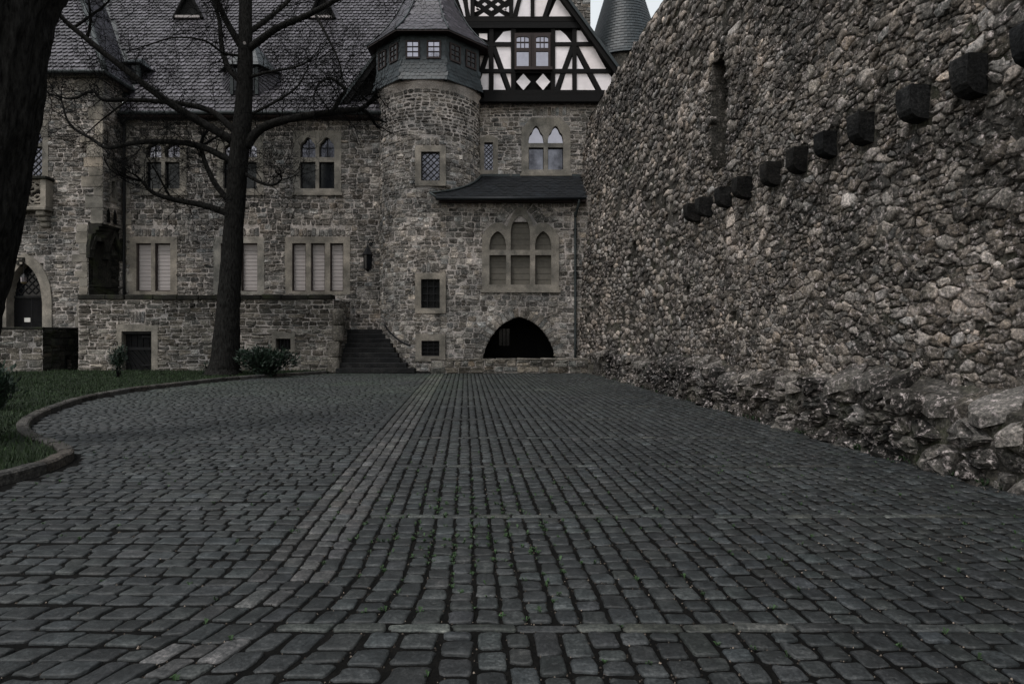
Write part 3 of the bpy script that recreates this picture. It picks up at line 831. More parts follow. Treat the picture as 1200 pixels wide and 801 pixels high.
# ================================================================== round stair tower
TC, TR = np.array([PX(504.5, 28.5), 28.5]), 2.28
tower = thing('stair_tower', (TC[0], TC[1], 0), 'round rubble tower with eight-sided slate-clad top and bell-shaped roof', 'tower')
mpT = cyl_map(TC[0], TC[1], TR); DT = TC[1] - TR
mpTf = plane_map(DT)
def tu(px): return PX(px, DT) - TC[0]
cutsT, holesT = [], []
for (x0, x1, y0, y1, kind) in ((493.5, 515.5, 178, 212, 'lat'), (493.5, 515.5, 327, 361, 'dark'), (494, 515, 399, 417, 'dark')):
    sur = (x0 - 7, x1 + 7, y0 - 7 if y0 < 390 else y0 - 8, y1 + 6)
    L = [(x0, x1, [(y0, y1, None, 0)])]
    fr, s = window_px(DT, mpTf, tower, sur, L, None, lambda li, hi: 'glass_dim' if kind == 'lat' else 'interior', front=.05)
    if kind == 'lat': lattice(PX(x0, DT), PX(x1, DT), PZ(y1, DT), PZ(y0, DT), 3, -.12, mpTf, M['dark_metal'], fr, .035)
    bars(PX(x0, DT), PX(x1, DT), PZ(y1, DT), PZ(y0, DT), 1, 1, -.1, mpTf, M['dark_metal'], fr, .07, 'iron_frame')
    if kind == 'dark': bars(PX(x0, DT), PX(x1, DT), PZ(y1, DT), PZ(y0, DT), 3, 4, -.1, mpTf, M['dark_metal'], fr, .03, 'grille', edge=False)
    sh = shrink(s, .05); cutsT.append((sh[0] - TC[0], sh[1] - TC[0], sh[2], sh[3]))
    holesT.append((PX(x0, DT) - TC[0] - .02, PX(x1, DT) - TC[0] + .02, PZ(y1, DT), PZ(y0, DT)))
    if y0 < 390:
        a, b = tu(x0 + 1), tu(x1 - 1); soldier_row(tower, mpT, a, b, PZ(y0 - 8, DT), PZ(y0 - 18, DT), 4); cutsT.append((a, b, PZ(y0 - 8, DT), PZ(y0 - 18, DT)))
ZD = 12.36
# openings wider than the facet they sit on: keep the mortar skin behind the surround
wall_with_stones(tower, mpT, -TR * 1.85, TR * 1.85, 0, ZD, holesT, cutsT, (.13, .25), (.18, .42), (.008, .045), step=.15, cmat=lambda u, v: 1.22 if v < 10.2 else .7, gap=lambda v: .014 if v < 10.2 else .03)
# stone ring under the drum
n = 48; ang = np.linspace(-2.2, 2.2, n)
prof = [(TR + .01, ZD - .35), (TR + .06, ZD - .2), (TR + .16, ZD - .05), (TR + .16, ZD + .1)]
V = np.array([[TC[0] + r * math.sin(a), TC[1] - r * math.cos(a), z] for r, z in prof for a in ang])
mesh_obj('corbel_ring', V, [np.array([[k * n + j, k * n + j + 1, (k + 1) * n + j + 1, (k + 1) * n + j] for k in range(len(prof) - 1) for j in range(n - 1)])], M['mortar'], tower, smooth=True)
# eight-sided drum and roof
T8 = math.tan(math.pi / 8)
def oct_facets(prof, part, mat, pv, pu, batch, smat, facets=range(8)):
    for f in facets:
        a = f * math.pi / 4
        N = np.array([math.sin(a), -math.cos(a), 0]); U = np.array([math.cos(a), math.sin(a), 0])
        V, q = [], []
        for r, z in prof:
            c = np.array([TC[0], TC[1], 0]) + N * r + np.array([0, 0, z]); V += [c - U * r * T8, c + U * r * T8]
        for k in range(len(prof) - 1): q.append([2 * k, 2 * k + 1, 2 * k + 3, 2 * k + 2])
        mesh_obj('facet', np.array(V), [np.array(q)], mat, part)
        if f not in (0, 1, 2, 6, 7): continue
        for k in range(len(prof) - 1):
            (r0, z0), (r1, z1) = prof[k], prof[k + 1]
            O = np.array([TC[0], TC[1], 0]) + N * r0 + np.array([0, 0, z0]); Wv = N * (r1 - r0) + np.array([0, 0, z1 - z0]); Ls = np.linalg.norm(Wv); Wv /= Ls
            slate_plane(batch, O, U, Wv, lambda u, v: abs(u) < (r0 + (r1 - r0) * v / Ls) * T8 - .02 and not any(f == ff and abs(u - uu) < ww and z0 + v * Wv[2] > za and z0 + v * Wv[2] < zb for ff, uu, ww, za, zb in skip), (-r0 * T8 - .3, r0 * T8 + .3), (0, Ls - .03), pu, pv, .018, .15)
drum = thing('drum', (TC[0], TC[1], ZD)); COL.objects.unlink(drum); bpy.data.objects.remove(drum)
skip = []
zw0, zw1 = PZ(67, 26.2), PZ(49.5, 26.2)
for f in (0, 1, 7):
    for uu in (-.45, .45): skip.append((f, uu, .3, zw0 - .14, zw1 + .02))
dprof = [(2.5, ZD), (2.4, ZD + .35), (2.33, ZD + .75), (2.3, ZD + 1.1), (2.3, ZD + 2.25)]
V = np.array([[TC[0] + 2.28 / math.cos(math.pi / 8) * math.sin(a), TC[1] - 2.28 / math.cos(math.pi / 8) * math.cos(a), ZD + z] for z in (.02, 2.3) for a in (np.arange(8) + .5) * math.pi / 4])
drum = mesh_obj('drum', V, [np.array([[j, (j + 1) % 8, 8 + (j + 1) % 8, 8 + j] for j in range(8)]), np.arange(8)[::-1][None, :]], M['slate_dark'], tower)
sb = Batch(); oct_facets(dprof, drum, M['slate_dark'], .16, .2, sb, None); sb.build('slates', M['slate_dark'], drum, kind='stuff')
for f in (0, 1, 7):
    a = f * math.pi / 4; N = np.array([math.sin(a), -math.cos(a), 0]); U = np.array([math.cos(a), math.sin(a), 0])
    O = np.array([TC[0], TC[1], 0]) + N * 2.3
    mpF = lambda P, O=O, U=U, N=N: O + np.outer(P[:, 0], U) + np.outer(P[:, 1], [0, 0, 1.0]) + np.outer(P[:, 2], N)
    for uu in (-.45, .45):
        fr = surround_mesh(uu - .3, uu + .3, zw0 - .08, zw1 + .05, [(uu - .23, uu + .23, [(zw0, zw1, None, 0)])], mpF, M['brown_timber'], tower, 'window', .06, -.02)
        pane(uu - .24, uu + .24, zw0 - .01, zw1 + .01, .025, mpF, M['glass_sky' if f == 0 else 'glass'], fr)
        bars(uu - .23, uu + .23, zw0, zw1, 2, 3, .026, mpF, M['brown_timber'], fr, .03, edge=False)
ZE = ZD + 2.05
rprof = [(2.7, ZE - .03), (2.5, ZE + .2), (2.15, ZE + .58), (1.8, ZE + 1.05), (1.45, ZE + 1.65), (1.15, ZE + 2.3), (.85, ZE + 3.1), (.45, ZE + 4.6), (.05, ZE + 6.2)]
skip = []
V = np.array([[TC[0] + r * math.sin(a) / math.cos(math.pi / 8), TC[1] - r * math.cos(a) / math.cos(math.pi / 8), z] for r, z in ((2.28, ZE - .06), (2.68, ZE - .09), (2.68, ZE - .02)) for a in (np.arange(8) + .5) * math.pi / 4])
trf = mesh_obj('roof', V, [np.array([[k * 8 + j, k * 8 + (j + 1) % 8, k * 8 + 8 + (j + 1) % 8, k * 8 + 8 + j] for k in (0, 1) for j in range(8)])], M['brown_timber'], tower)
sb = Batch(); oct_facets(rprof, trf, M['slate_dark'], .2, .24, sb, None); sb.build('slates', M['slate'], trf, kind='stuff')
for f in range(8):
    a = (f + .5) * math.pi / 4
    V, fa = tube([(TC[0] + (r + .02) / math.cos(math.pi / 8) * math.sin(a), TC[1] - (r + .02) / math.cos(math.pi / 8) * math.cos(a), z + .02) for r, z in rprof], .035, 6); mesh_obj('hip_flashing', V, fa, M['slate_dark'], trf, smooth=True)

# ================================================================== gabled house: bay, lean-to roof, upper wall, timber gable
DB, DU, DG = DT, 28.4, 28.15
house = thing('gabled_house', (PX(610, DB), DB, 0), 'stone house with black and white timber gable above a dark arched opening', 'building')
def bay_in(u): return .115 * np.clip((TC[0] + 1.7 - u) / 1.0, 0, 1) ** 1.5
mpB_ = lambda P: np.c_[P[:, 0], DB - P[:, 2] + bay_in(P[:, 0]), P[:, 1]]
cutsB, holesB = [], []
BX0, BX1, BZ1 = TC[0] + .68, 3.6, PZ(229, DB)
# triple lancet with shutters
L = [(573.5, 593, [(299, 333.5, None, 0), (271, 293, 'pointed', 16)]), (598.5, 621, [(299, 333.5, None, 0), (252.5, 293, 'pointed', 19)]), (627, 646, [(299, 333.5, None, 0), (271, 293, 'pointed', 16)])]
def tri_top(u):
    x = CX + u * F / DB
    return max(PZ(261 + 15 * (abs(x - 583.5) / 18.5) ** 2, DB), PZ(261 + 15 * (abs(x - 636) / 18.5) ** 2, DB), PZ(243 + 30 * (abs(x - 609.8) / 18) ** 2, DB)) if 565 < x < 655 else PZ(276, DB)
fr, s = window_px(DB, mpB_, house, (565, 655, 262, 340), L, None, lambda li, hi: 'board', top=tri_top, front=.05)
cutsB += [(s[0] + .06, s[1] - .06, s[2] + .06, PZ(272, DB)), (PX(571, DB), PX(649, DB), PZ(274, DB), PZ(264, DB)), (PX(592, DB), PX(628, DB), PZ(270, DB), PZ(246, DB))]; holesB += [(PX(573.5, DB), PX(646, DB), PZ(333.5, DB), PZ(270, DB)), (PX(598.5, DB), PX(621, DB), PZ(280, DB), PZ(260, DB))]
P, fa = prism([(s[0] - .06, s[2] - .1), (s[1] + .06, s[2] - .1), (s[1] + .06, s[2] + .004), (s[0] - .06, s[2] + .004)], -.1, .12, mpB_); mesh_obj('sill', P, fa, M['dress'], fr)
# relieving fan stones around the head
voussoirs(house, mpB_, [(PX(x, DB), PZ(y, DB)) for x, y in ((590, 262), (597, 252), (604, 245), (610, 242), (616, 245), (623, 252), (630, 262))], .42, 9, 'rubble', .03)
# pointed arch opening
ac, ah = PX(608.5, DB), PX(653, DB) - PX(608.5, DB)
arc = [(ac - ah + 2 * ah * k / 28, 0) for k in range(29)]
def arch_z(u):
    x = min(1, abs(u - ac) / ah); R = 1.18; return PZ(371, DB) * 1.0 * math.sqrt(max(0, R * R - (x + .18) ** 2)) / math.sqrt(R * R - .18 ** 2)
def keepB(u, v): return not (abs(u - ac) < ah and v < arch_z(u))
arcp = [(ac + ah * x, arch_z(ac + ah * x)) for x in [-1] + list(-np.cos(np.linspace(.15, math.pi - .15, 31))) + [1]]
archs = surround_mesh(ac - ah - .02, ac + ah + .02, -.05, PZ(371, DB) + .12, [(ac - ah, ac + ah, [(-.04, PZ(371, DB), 'flat', .001)])], mpB_, M['mortar'], house, 'arch_band', .0, -.3) if False else None
# arch reveal and filler between the rectangular wall grid and the curve
V, q = [], []
for u, z in arcp: V += [(u, DB - .0, z), (u, DB + .55, z)]
for k in range(len(arcp) - 1): q.append([2 * k, 2 * k + 1, 2 * k + 3, 2 * k + 2])
arch = mesh_obj('arch', np.array(V), [np.array(q)], M['terrace'], house)
V, q = [], []
for u, z in arcp: V += [(u, DB - .006, z), (u + (u - ac) * .06, DB - .006, z + .2)]
for k in range(len(arcp) - 1): q.append([2 * k, 2 * k + 1, 2 * k + 3, 2 * k + 2])
mesh_obj('arch_filler', np.array(V), [np.array(q)], M['mortar'], arch)
voussoirs(arch, mpB_, arcp, .42, 34, 'rubble', .03)
def keepB2(u, v):
    x = abs(u - ac) / ah; return not (x < 1.16 and v < (arch_z(u) if x < 1 else 0) + .4 - .0 and (x < 1.0 or v < .9))
# room behind the arch
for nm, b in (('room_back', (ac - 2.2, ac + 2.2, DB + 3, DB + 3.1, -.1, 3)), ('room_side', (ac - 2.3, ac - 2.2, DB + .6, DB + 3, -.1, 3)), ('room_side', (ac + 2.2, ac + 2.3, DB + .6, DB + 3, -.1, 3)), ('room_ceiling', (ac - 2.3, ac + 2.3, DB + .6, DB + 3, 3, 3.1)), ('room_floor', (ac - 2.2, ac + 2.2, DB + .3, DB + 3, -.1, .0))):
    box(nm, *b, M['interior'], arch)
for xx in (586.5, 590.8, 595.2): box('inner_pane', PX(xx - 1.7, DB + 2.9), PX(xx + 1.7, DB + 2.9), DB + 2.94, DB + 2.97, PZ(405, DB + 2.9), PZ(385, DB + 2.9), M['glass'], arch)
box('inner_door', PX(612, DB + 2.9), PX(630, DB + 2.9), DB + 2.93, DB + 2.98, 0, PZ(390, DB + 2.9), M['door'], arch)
wB = backing('wall', BX0, BX1, 0, BZ1, holesB, mpB_, M['mortar'], house, .1, keep=lambda u, v: not (abs(u - ac) < ah and v < arch_z(u) + .05), amp=.008)
geos = []
for p in courses(BX0 - .0, BX1, 0, BZ1, cutsB, (.14, .27), (.2, .46), .018):
    c = p.mean(0)
    if not keepB2(*c): continue
    if abs(c[0] - PX(610, DB)) < .75 and PZ(262, DB) - .05 < c[1] < PZ(242, DB) + .42: continue
    P, fa = stone_geo(p, rng.uniform(.006, .04), .3, .05, 3); geos.append((mpB_(P), fa, np.array(rnd_tint(.42, .03)) * 1.12))
place_stones(geos, 'stone', M['rubble'], wB, 300)
# lean-to roof
ED, EZ, TD, TZ = 25.75, PZ(231.5, 25.75), 28.38, PZ(206.5, 28.38)
EX0, EX1 = PX(511, ED), 3.12
lt = poly_face('lean_to_roof', [(EX0, ED, EZ), (EX1, ED, EZ), (EX1, TD, TZ), (TC[0] + .5, TD, TZ), (TC[0] + .5, ED + .9, EZ + (TZ - EZ) * .9 / (TD - ED))], M['slate_black'], house, .08)
Wl = np.array([0, TD - ED, TZ - EZ]); Ll = np.linalg.norm(Wl); Wl /= Ll
sb = Batch(); slate_plane(sb, (0, ED, EZ), (1, 0, 0), Wl, lambda u, v: u > EX0 + .1 and math.hypot(u - TC[0], ED + v * Wl[1] - TC[1]) > TR + .03, (EX0, EX1), (-.03, Ll - .1), .26, .24, .02, .18)
sb.build('slates', M['slate_black'], lt, kind='stuff')
pts = []
for a in np.linspace(.12, 1.5, 18):
    x, y = TC[0] + (TR + .07) * math.sin(a), TC[1] - (TR + .07) * math.cos(a); pts.append((x, y, EZ + (y - ED) * (TZ - EZ) / (TD - ED) + .06))
pts = [(EX0, ED, EZ + .04)] + pts
V, fa = tube(pts, .05, 6); mesh_obj('flashing', V, fa, M['lead'], lt, smooth=True)
V, fa = tube([(EX0, ED - .06, EZ - .05), (EX1 - .2, ED - .06, EZ - .05)], .075, 8); mesh_obj('gutter', V, fa, M['slate_black'], lt, smooth=True)
box('ridge_flashing', TC[0] + TR + .1, EX1, TD - .03, DU - .005, TZ - .02, TZ + .1, M['lead'], lt)
box('eaves_board', EX0 + .1, EX1, ED + .05, DB - .02, EZ - .14, EZ - .085, M['brown_timber'], lt)
pxp = PX(674.5, 26.0)
V, fa = tube(smooth_path([(PX(678.5, ED), ED - .06, EZ - .1), (PX(678, ED), ED, EZ - .3), (pxp, DB - .12, EZ - .75), (pxp, DB - .12, EZ - 1.1), (pxp, DB - .12, .1)], 5), .055, 8); dp = mesh_obj('downpipe', V, fa, M['lead'], house, smooth=True)
for z in (2, 4.2, 6): box('pipe_clip', pxp - .09, pxp + .09, DB - .16, DB, z, z + .05, M['dark_metal'], dp)
# upper stone wall
mpU = plane_map(DU); cutsU, holesU = [], []
L = [(567.5, 577.5, [(167, 199.5, None, 0)])]
top_slit = lambda u: PZ(162 - 4 * max(0, 1 - abs(CX + u * F / DU - 572.5) / 10), DU)
fr, s = window_px(DU, mpU, house, (562.5, 583.5, 160, 205), L, None, lambda li, hi: 'glass_dim', top=top_slit); cutsU.append(shrink(s)); holesU.append(inner_hole(s, L, DU))
lattice(PX(567.5, DU), PX(577.5, DU), PZ(199.5, DU), PZ(167, DU), 2, -.12, mpU, M['dark_metal'], fr, .03)
L = [(619.5, 637, [(173, 199, None, 0), (147.5, 168, 'trefoil', 17)]), (642, 660, [(173, 199, None, 0), (147.5, 168, 'trefoil', 17)])]
top_d = lambda u: PZ(138 + max(0, abs(CX + u * F / DU - 640) - 17) * 1.1, DU)
fr, s = window_px(DU, mpU, house, (611, 668.5, 140, 204), L, None, lambda li, hi: 'glass_sky' if hi == 1 else 'glass_mid', top=top_d); cutsU += [(s[0] + .05, s[1] - .05, s[2], PZ(152, DU)), (PX(620, DU), PX(660, DU), PZ(154, DU), PZ(140, DU))]; holesU.append(inner_hole(s, L, DU))
for a, b in ((619.5, 637), (642, 660)): bars(PX(a, DU), PX(b, DU), PZ(199, DU), PZ(173, DU), 1, 1, -.12, mpU, M['dark_metal'], fr, .05, 'casement')
P, fa = prism([(s[0] - .05, s[2] - .1), (s[1] + .05, s[2] - .1), (s[1] + .05, s[2] + .004), (s[0] - .05, s[2] + .004)], -.1, .09, mpU); mesh_obj('sill', P, fa, M['dress'], fr)
soldier_row(house, mpU, PX(624, DU), PX(668, DU), PZ(136, DU), PZ(126, DU), 10); cutsU.append((PX(624, DU), PX(668, DU), PZ(136.5, DU), PZ(126, DU)))
wall_with_stones(house, mpU, PX(535, DU), PX(712, DU), TZ - .4, PZ(118, DU), holesU, cutsU, (.12, .22), (.2, .46), (.008, .04), limit=150, wallname='upper_wall')
# timber gable ------------------------------------------------
mpG = plane_map(DG)
def gp(pts): return [(PX(x, DG), PZ(y, DG)) for x, y in pts]
SL = 58 / 80.0                     # half width per pixel of height of the gable
gx, gy = 577.0, -114.0
inner = lambda y: (y - gy) * SL - 4
frame = poly_face('gable', [np.array([PX(x, DG), DG + .12, PZ(y, DG)]) for x, y in ((gx - inner(120), 120), (gx + inner(120), 120), (gx, gy + 6))], M['timber'], house)
def panel(pts, d=(-.06, -.005)):
    P = gp(pts); A = np.array(P); ar = .5 * np.sum(A[:, 0] * np.roll(A[:, 1], -1) - np.roll(A[:, 0], -1) * A[:, 1])
    if ar < 0: P = P[::-1]
    V, fa = prism(P, *d, mpG); mesh_obj('infill_panel', V, fa, M['plaster'], frame, rnd_tint(.04, .01))
def beam(x0, y0, x1, y1, w, d=(-.05, .05), mat='timber', name='beam'):
    a, b = np.array([x0, y0], float), np.array([x1, y1], float); t = (b - a) / np.linalg.norm(b - a); nn = np.array([-t[1], t[0]]) * w / 2
    P = gp([a - nn, b - nn, b + nn, a + nn]); A = np.array(P); ar = .5 * np.sum(A[:, 0] * np.roll(A[:, 1], -1) - np.roll(A[:, 0], -1) * A[:, 1])
    if ar < 0: P = P[::-1]
    V, fa = prism(P, *d, mpG); return mesh_obj(name, V + rng.normal(0, .006, V.shape), fa, M[mat], frame, rnd_tint(.15, .03))
# infill panels (each a plastered field between timbers)
T_ = [[(533, -12), (541, -12), (545.5, 19.5), (544, 19.5)], [(547, -12), (551.5, -12), (551.5, 19.5), (550, 19.5)],
      [(601.5, -12), (608, -12), (603.5, 19), (601.5, 19)], [(613.5, -12), (622, -12), (622, 20), (606.5, 20)], [(626, -12), (643, -12), (644, 0), (637, 20), (626, 20)], [(652, 0), (659, 0), (671, 20), (643, 20)],
      [(561.5, 39.5), (571, 39.5), (571, 47), (561.5, 44)],
      [(579.5, 50), (590, 37.5), (599, 36), (599, 50)], [(580.5, 54.5), (599, 54.5), (599, 81.5), (590, 81.5)], [(564, 58), (569.5, 56), (563, 81.5), (560, 81.5)],
      [(572.5, 67), (573, 81.5), (568.5, 81.5)], [(578.5, 67), (584, 81.5), (578.5, 81.5)], [(560, 86), (573.5, 86), (573.5, 106.5), (560, 106.5)], [(578.5, 86), (585.5, 86), (593, 106.5), (578.5, 106.5)], [(591, 86), (599, 86), (599, 104)],
      [(650, 36), (657, 36), (663, 41), (670, 50), (650, 50)], [(675.5, 36), (681, 36), (690, 50), (675.5, 50)], [(650, 54.5), (668, 54.5), (659, 81.5), (650, 81.5)], [(677.5, 54.5), (695.5, 54.5), (710.5, 81.5), (690, 81.5)],
      [(670.5, 67), (670.5, 81.5), (665, 81.5)], [(675.5, 64), (684.5, 81.5), (675.5, 81.5)], [(650, 86), (657.5, 86), (650, 106.5)], [(663, 86), (670.5, 86), (670.5, 106.5), (656.5, 106.5)], [(676, 86), (687, 86), (698, 106.5), (676, 106.5)], [(694.5, 86), (713, 86), (720, 95), (716, 106.5), (705, 106.5)]]
for t in T_: panel(t)
for cx_ in (613.3, 636.3): panel([(cx_ - 8.4, 96.3), (cx_, 86.8), (cx_ + 8.4, 96.3), (cx_, 106)], (0, .035))
# lattice field with small white lozenges
for i in range(-1, 4):
    for k in range(-2, 3):
        cx_, cy_ = 568 + i * 15.6 + (7.8 if k % 2 else 0) - 7.8, 11.4 + k * 5.6
        w_ = 3.0; h_ = 2.1
        if 557 < cx_ - w_ and cx_ + w_ < 597 and cy_ < 15: panel([(cx_ - w_, cy_), (cx_, cy_ - h_), (cx_ + w_, cy_), (cx_, cy_ + h_)], (0, .04))
for x in (567, 585): panel([(x - 6.2, 19.6), (x, 15.4), (x + 6.2, 19.6)], (0, .04))
for x, s_ in ((556.6, 1), (596.4, -1)): panel([(x, 8), (x + 6 * s_, 12), (x, 15)], (0, .04))
# timbers
beam(500, 23, 673, 23, 6); beam(500, 30.5, 679, 30.5, 7, (-.05, .1)); beam(520, -45, 624, -45, 5)
beam(560, 52.3, 600, 52.3, 4.6); beam(649, 52.3, 694, 52.3, 4.6); beam(540, 83.8, 716, 83.8, 4.6, (-.05, .06)); beam(548, 110.5, 712, 110.5, 8, (-.05, .12)); beam(548, 117.5, 704, 117.5, 7, (-.05, .2))
for x, y0, y1, w in ((575.6, 34, 107, 5.2), (601.5, 34, 107, 5), (648, 34, 107, 5), (673.2, 34, 107, 5), (624, -45, 21, 4.6), (599.5, -75, 21, 4), (553.5, -75, 21, 4)): beam(x, y0, x, y1, w, (-.05, .055))
for b_ in ((671, 55, 652, 106, 5.2), (675.5, 56, 702.5, 107, 5.4), (578.5, 55, 597, 106, 5), (574, 55, 558, 100, 5), (611.5, -10, 603, 20, 4.6), (648.5, -10, 638, 20, 5.2), (543, -6, 549, 20, 4.4)): beam(*b_, (-.05, .045))
# rafters and roof of the gable
for sx in (-1, 1):
    beam(gx + sx * ((-118 - gy) * SL + 1), -118, gx + sx * ((122 - gy) * SL + 1), 122, 8.5, (-.1, .25), name='barge_board')
    a0 = np.array([PX(gx, DG), DG - .3, PZ(gy - 7, DG)]); a1 = np.array([PX(gx + sx * ((124 - gy) * SL + 7), DG), DG - .3, PZ(124, DG)])
    rr = [a0, a1, a1 + (0, 8, 0), a0 + (0, 8, 0)]
    poly_face('roof_slope', rr if sx > 0 else rr[::-1], M['slate_dark'], house, .12)
# gable window
wnd = beam(625, 39, 625, 82, 45, (-.05, .03), 'brown_timber', 'window')
for (a, b) in ((605.5, 619.5), (628.3, 642.3)):
    fr = surround_mesh(*pxrect(DG, a - 2.5, b + 2.5, 40, 81), [(PX(a, DG), PX(b, DG), [(PZ(78.5, DG), PZ(61.5, DG), None, 0), (PZ(57.3, DG), PZ(44, DG), 'round', 1.6 / F * DG)])], mpG, M['brown_timber'], frame, 'window_sash', .09, .031)
    pane(PX(a, DG), PX(b, DG), PZ(79, DG), PZ(61, DG), .05, mpG, M['glass_sky'], fr, th=.015); pane(PX(a, DG), PX(b, DG), PZ(58, DG), PZ(43.5, DG), .05, mpG, M['glass_sky'], fr, th=.015)
    bars(PX(a, DG), PX(b, DG), PZ(57.3, DG), PZ(44, DG), 3, 2, .052, mpG, M['brown_timber'], fr, .045, edge=False)
beam(624, 81, 651, 81, 3) if False else None
V, fa = prism(gp([(603, 83.5), (647, 83.5), (647, 80.3), (603, 80.3)]), .06, .2, mpG); mesh_obj('window_sill', V, fa, M['brown_timber'], frame)

# ================================================================== towers farther back
DS = 33.0
sq = thing('square_tower', (PX(676, DS), DS, 0), 'plain grey square stone tower rising behind the timber gable', 'tower')
mpQ = plane_map(DS)
wq = box('tower_core', PX(655, DS), PX(692, DS), DS + .02, DS + 2, 0, 26, M['mortar'], sq)
geos = []
for p in courses(PX(655, DS), PX(692, DS), 15, 26, [], (.14, .24), (.25, .5)):
    P, fa = stone_geo(p, rng.uniform(.01, .04), .3, .05, 3); geos.append((mpQ(P), fa, rnd_tint(.2)))
place_stones(geos, 'stone', M['rubble'], wq, 120)
DR = 36.0; rc = np.array([PX(731, DR), DR])
rt = thing('far_round_tower', (rc[0], rc[1], 0), 'far round tower with bell-curved banded slate cone above the wall top', 'tower')
def revolve(prof, n, c):
    a = np.arange(n) * 2 * math.pi / n
    V = np.array([[c[0] + r * math.sin(t), c[1] - r * math.cos(t), z] for r, z in prof for t in a])
    return V, [np.array([[k * n + j, k * n + (j + 1) % n, (k + 1) * n + (j + 1) % n, (k + 1) * n + j] for k in range(len(prof) - 1) for j in range(n)])]
zE = PZ(63, DR - 2)
V, fa = revolve([(2.0, 0), (2.0, zE - .4), (2.15, zE - .2), (2.15, zE + .05)], 40, rc); mesh_obj('tower_wall', V, fa, M['rubble'], rt, smooth=True)
base = [(0, 2.42), (.3, 2.25), (.8, 2.1), (1.6, 1.87), (2.6, 1.58), (3.6, 1.28), (5, .85), (8, .02)]
rad = lambda h: np.interp(h, [b[0] for b in base], [b[1] for b in base])
rb = Batch(); nb = 44
for k in range(nb):      # bands of slates, each lapping the one below
    h0, h1 = 8 * k / nb, 8 * (k + 1) / nb
    n = 36
    for j in range(n):
        a0, a1 = (j + (k % 2) * .5) * 2 * math.pi / n, (j + .96 + (k % 2) * .5) * 2 * math.pi / n
        ro, ri = rad(h0) + .035, rad(h1 + .05)
        rb.add([[rc[0] + ro * math.sin(a0), rc[1] - ro * math.cos(a0), zE + h0], [rc[0] + ro * math.sin(a1), rc[1] - ro * math.cos(a1), zE + h0], [rc[0] + ri * math.sin(a1), rc[1] - ri * math.cos(a1), zE + h1 + .05], [rc[0] + ri * math.sin(a0), rc[1] - ri * math.cos(a0), zE + h1 + .05]], [np.array([[0, 1, 2, 3]])], tuple(np.full(3, rng.uniform(.75, 1.3))))
V, fa = revolve([(r, zE + h) for h, r in base], 40, rc); rf = mesh_obj('roof', V, fa, M['slate_dark'], rt, smooth=True)
rb.build('slates', M['slate_dark'], rf, kind='stuff')
# ================================================================== terrace wall
DTW = 25.6
ter = thing('terrace_wall', (PX(245, DTW), DTW, 0), 'rough stone terrace wall with dark coping and a low black door below the hall', 'wall')
mpR = plane_map(DTW); TZ1 = PZ(351, DTW); TX0, TX1 = PX(92, DTW), PX(391, DTW)
cutsR, holesR = [], []
# cellar door
s = pxrect(DTW, 136.5, 185.5, 379.5, 437); Lr = [(PX(143, DTW), PX(178, DTW), [(0.0, PZ(388, DTW), None, 0)])]
dfr = surround_mesh(s[0], s[1], -.05, s[3], Lr, mpR, M['dress'], ter, 'door_surround', .04, -.35)
cutsR.append((s[0] + .05, s[1] - .05, -.1, s[3] - .05)); holesR.append((Lr[0][0], Lr[0][1], 0, Lr[0][2][0][1]))
a, b, zt_ = Lr[0][0], Lr[0][1], PZ(388, DTW)
pane(a - .03, b + .03, -.05, zt_ + .03, -.28, mpR, M['door'], dfr, 'door', .06)
for k in range(5):        # boards: vertical above, slanting below
    u0, u1 = a + (b - a) * k / 5 + .012, a + (b - a) * (k + 1) / 5 - .012
    P, fa = prism([(u0, zt_ * .56), (u1, zt_ * .56), (u1, zt_ - .02), (u0, zt_ - .02)], -.279, -.25, mpR); mesh_obj('door_board', P, fa, M['door'], dfr)
zl, zh = .04, zt_ * .55
for k in range(-4, 6):
    off = k * .26; pts = []
    for (uu, zz) in ((a + .02, None),): pass
    A0, A1 = a + off, a + off + .23
    sl_ = .9
    poly = [(A0 + (zh - zl) * sl_, zl), (A1 + (zh - zl) * sl_, zl), (A1, zh), (A0, zh)]
    q = []
    for (u, v) in poly: q.append((min(max(u, a + .01), b - .01), v))
    if q[1][0] - q[0][0] > .02 or q[2][0] - q[3][0] > .02:
        P, fa = prism(q, -.279, -.245, mpR); mesh_obj('door_board', P, fa, M['door'], dfr)
P, fa = prism([(a, zt_ * .54), (b, zt_ * .54), (b, zt_ * .61), (a, zt_ * .61)], -.26, -.22, mpR); mesh_obj('door_rail', P, fa, M['dark_metal'], dfr)
for zz in (.15, .85): 
    P, fa = prism([(b - .55, zt_ * zz), (b - .02, zt_ * zz), (b - .02, zt_ * zz + .06), (b - .55, zt_ * zz + .06)], -.25, -.21, mpR); mesh_obj('hinge', P, fa, M['dark_metal'], dfr)
soldier_row(ter, mpR, PX(153, DTW), PX(170, DTW), PZ(378.5, DTW), PZ(364, DTW), 4); cutsR.append((PX(153, DTW), PX(170, DTW), PZ(379, DTW), PZ(364, DTW)))
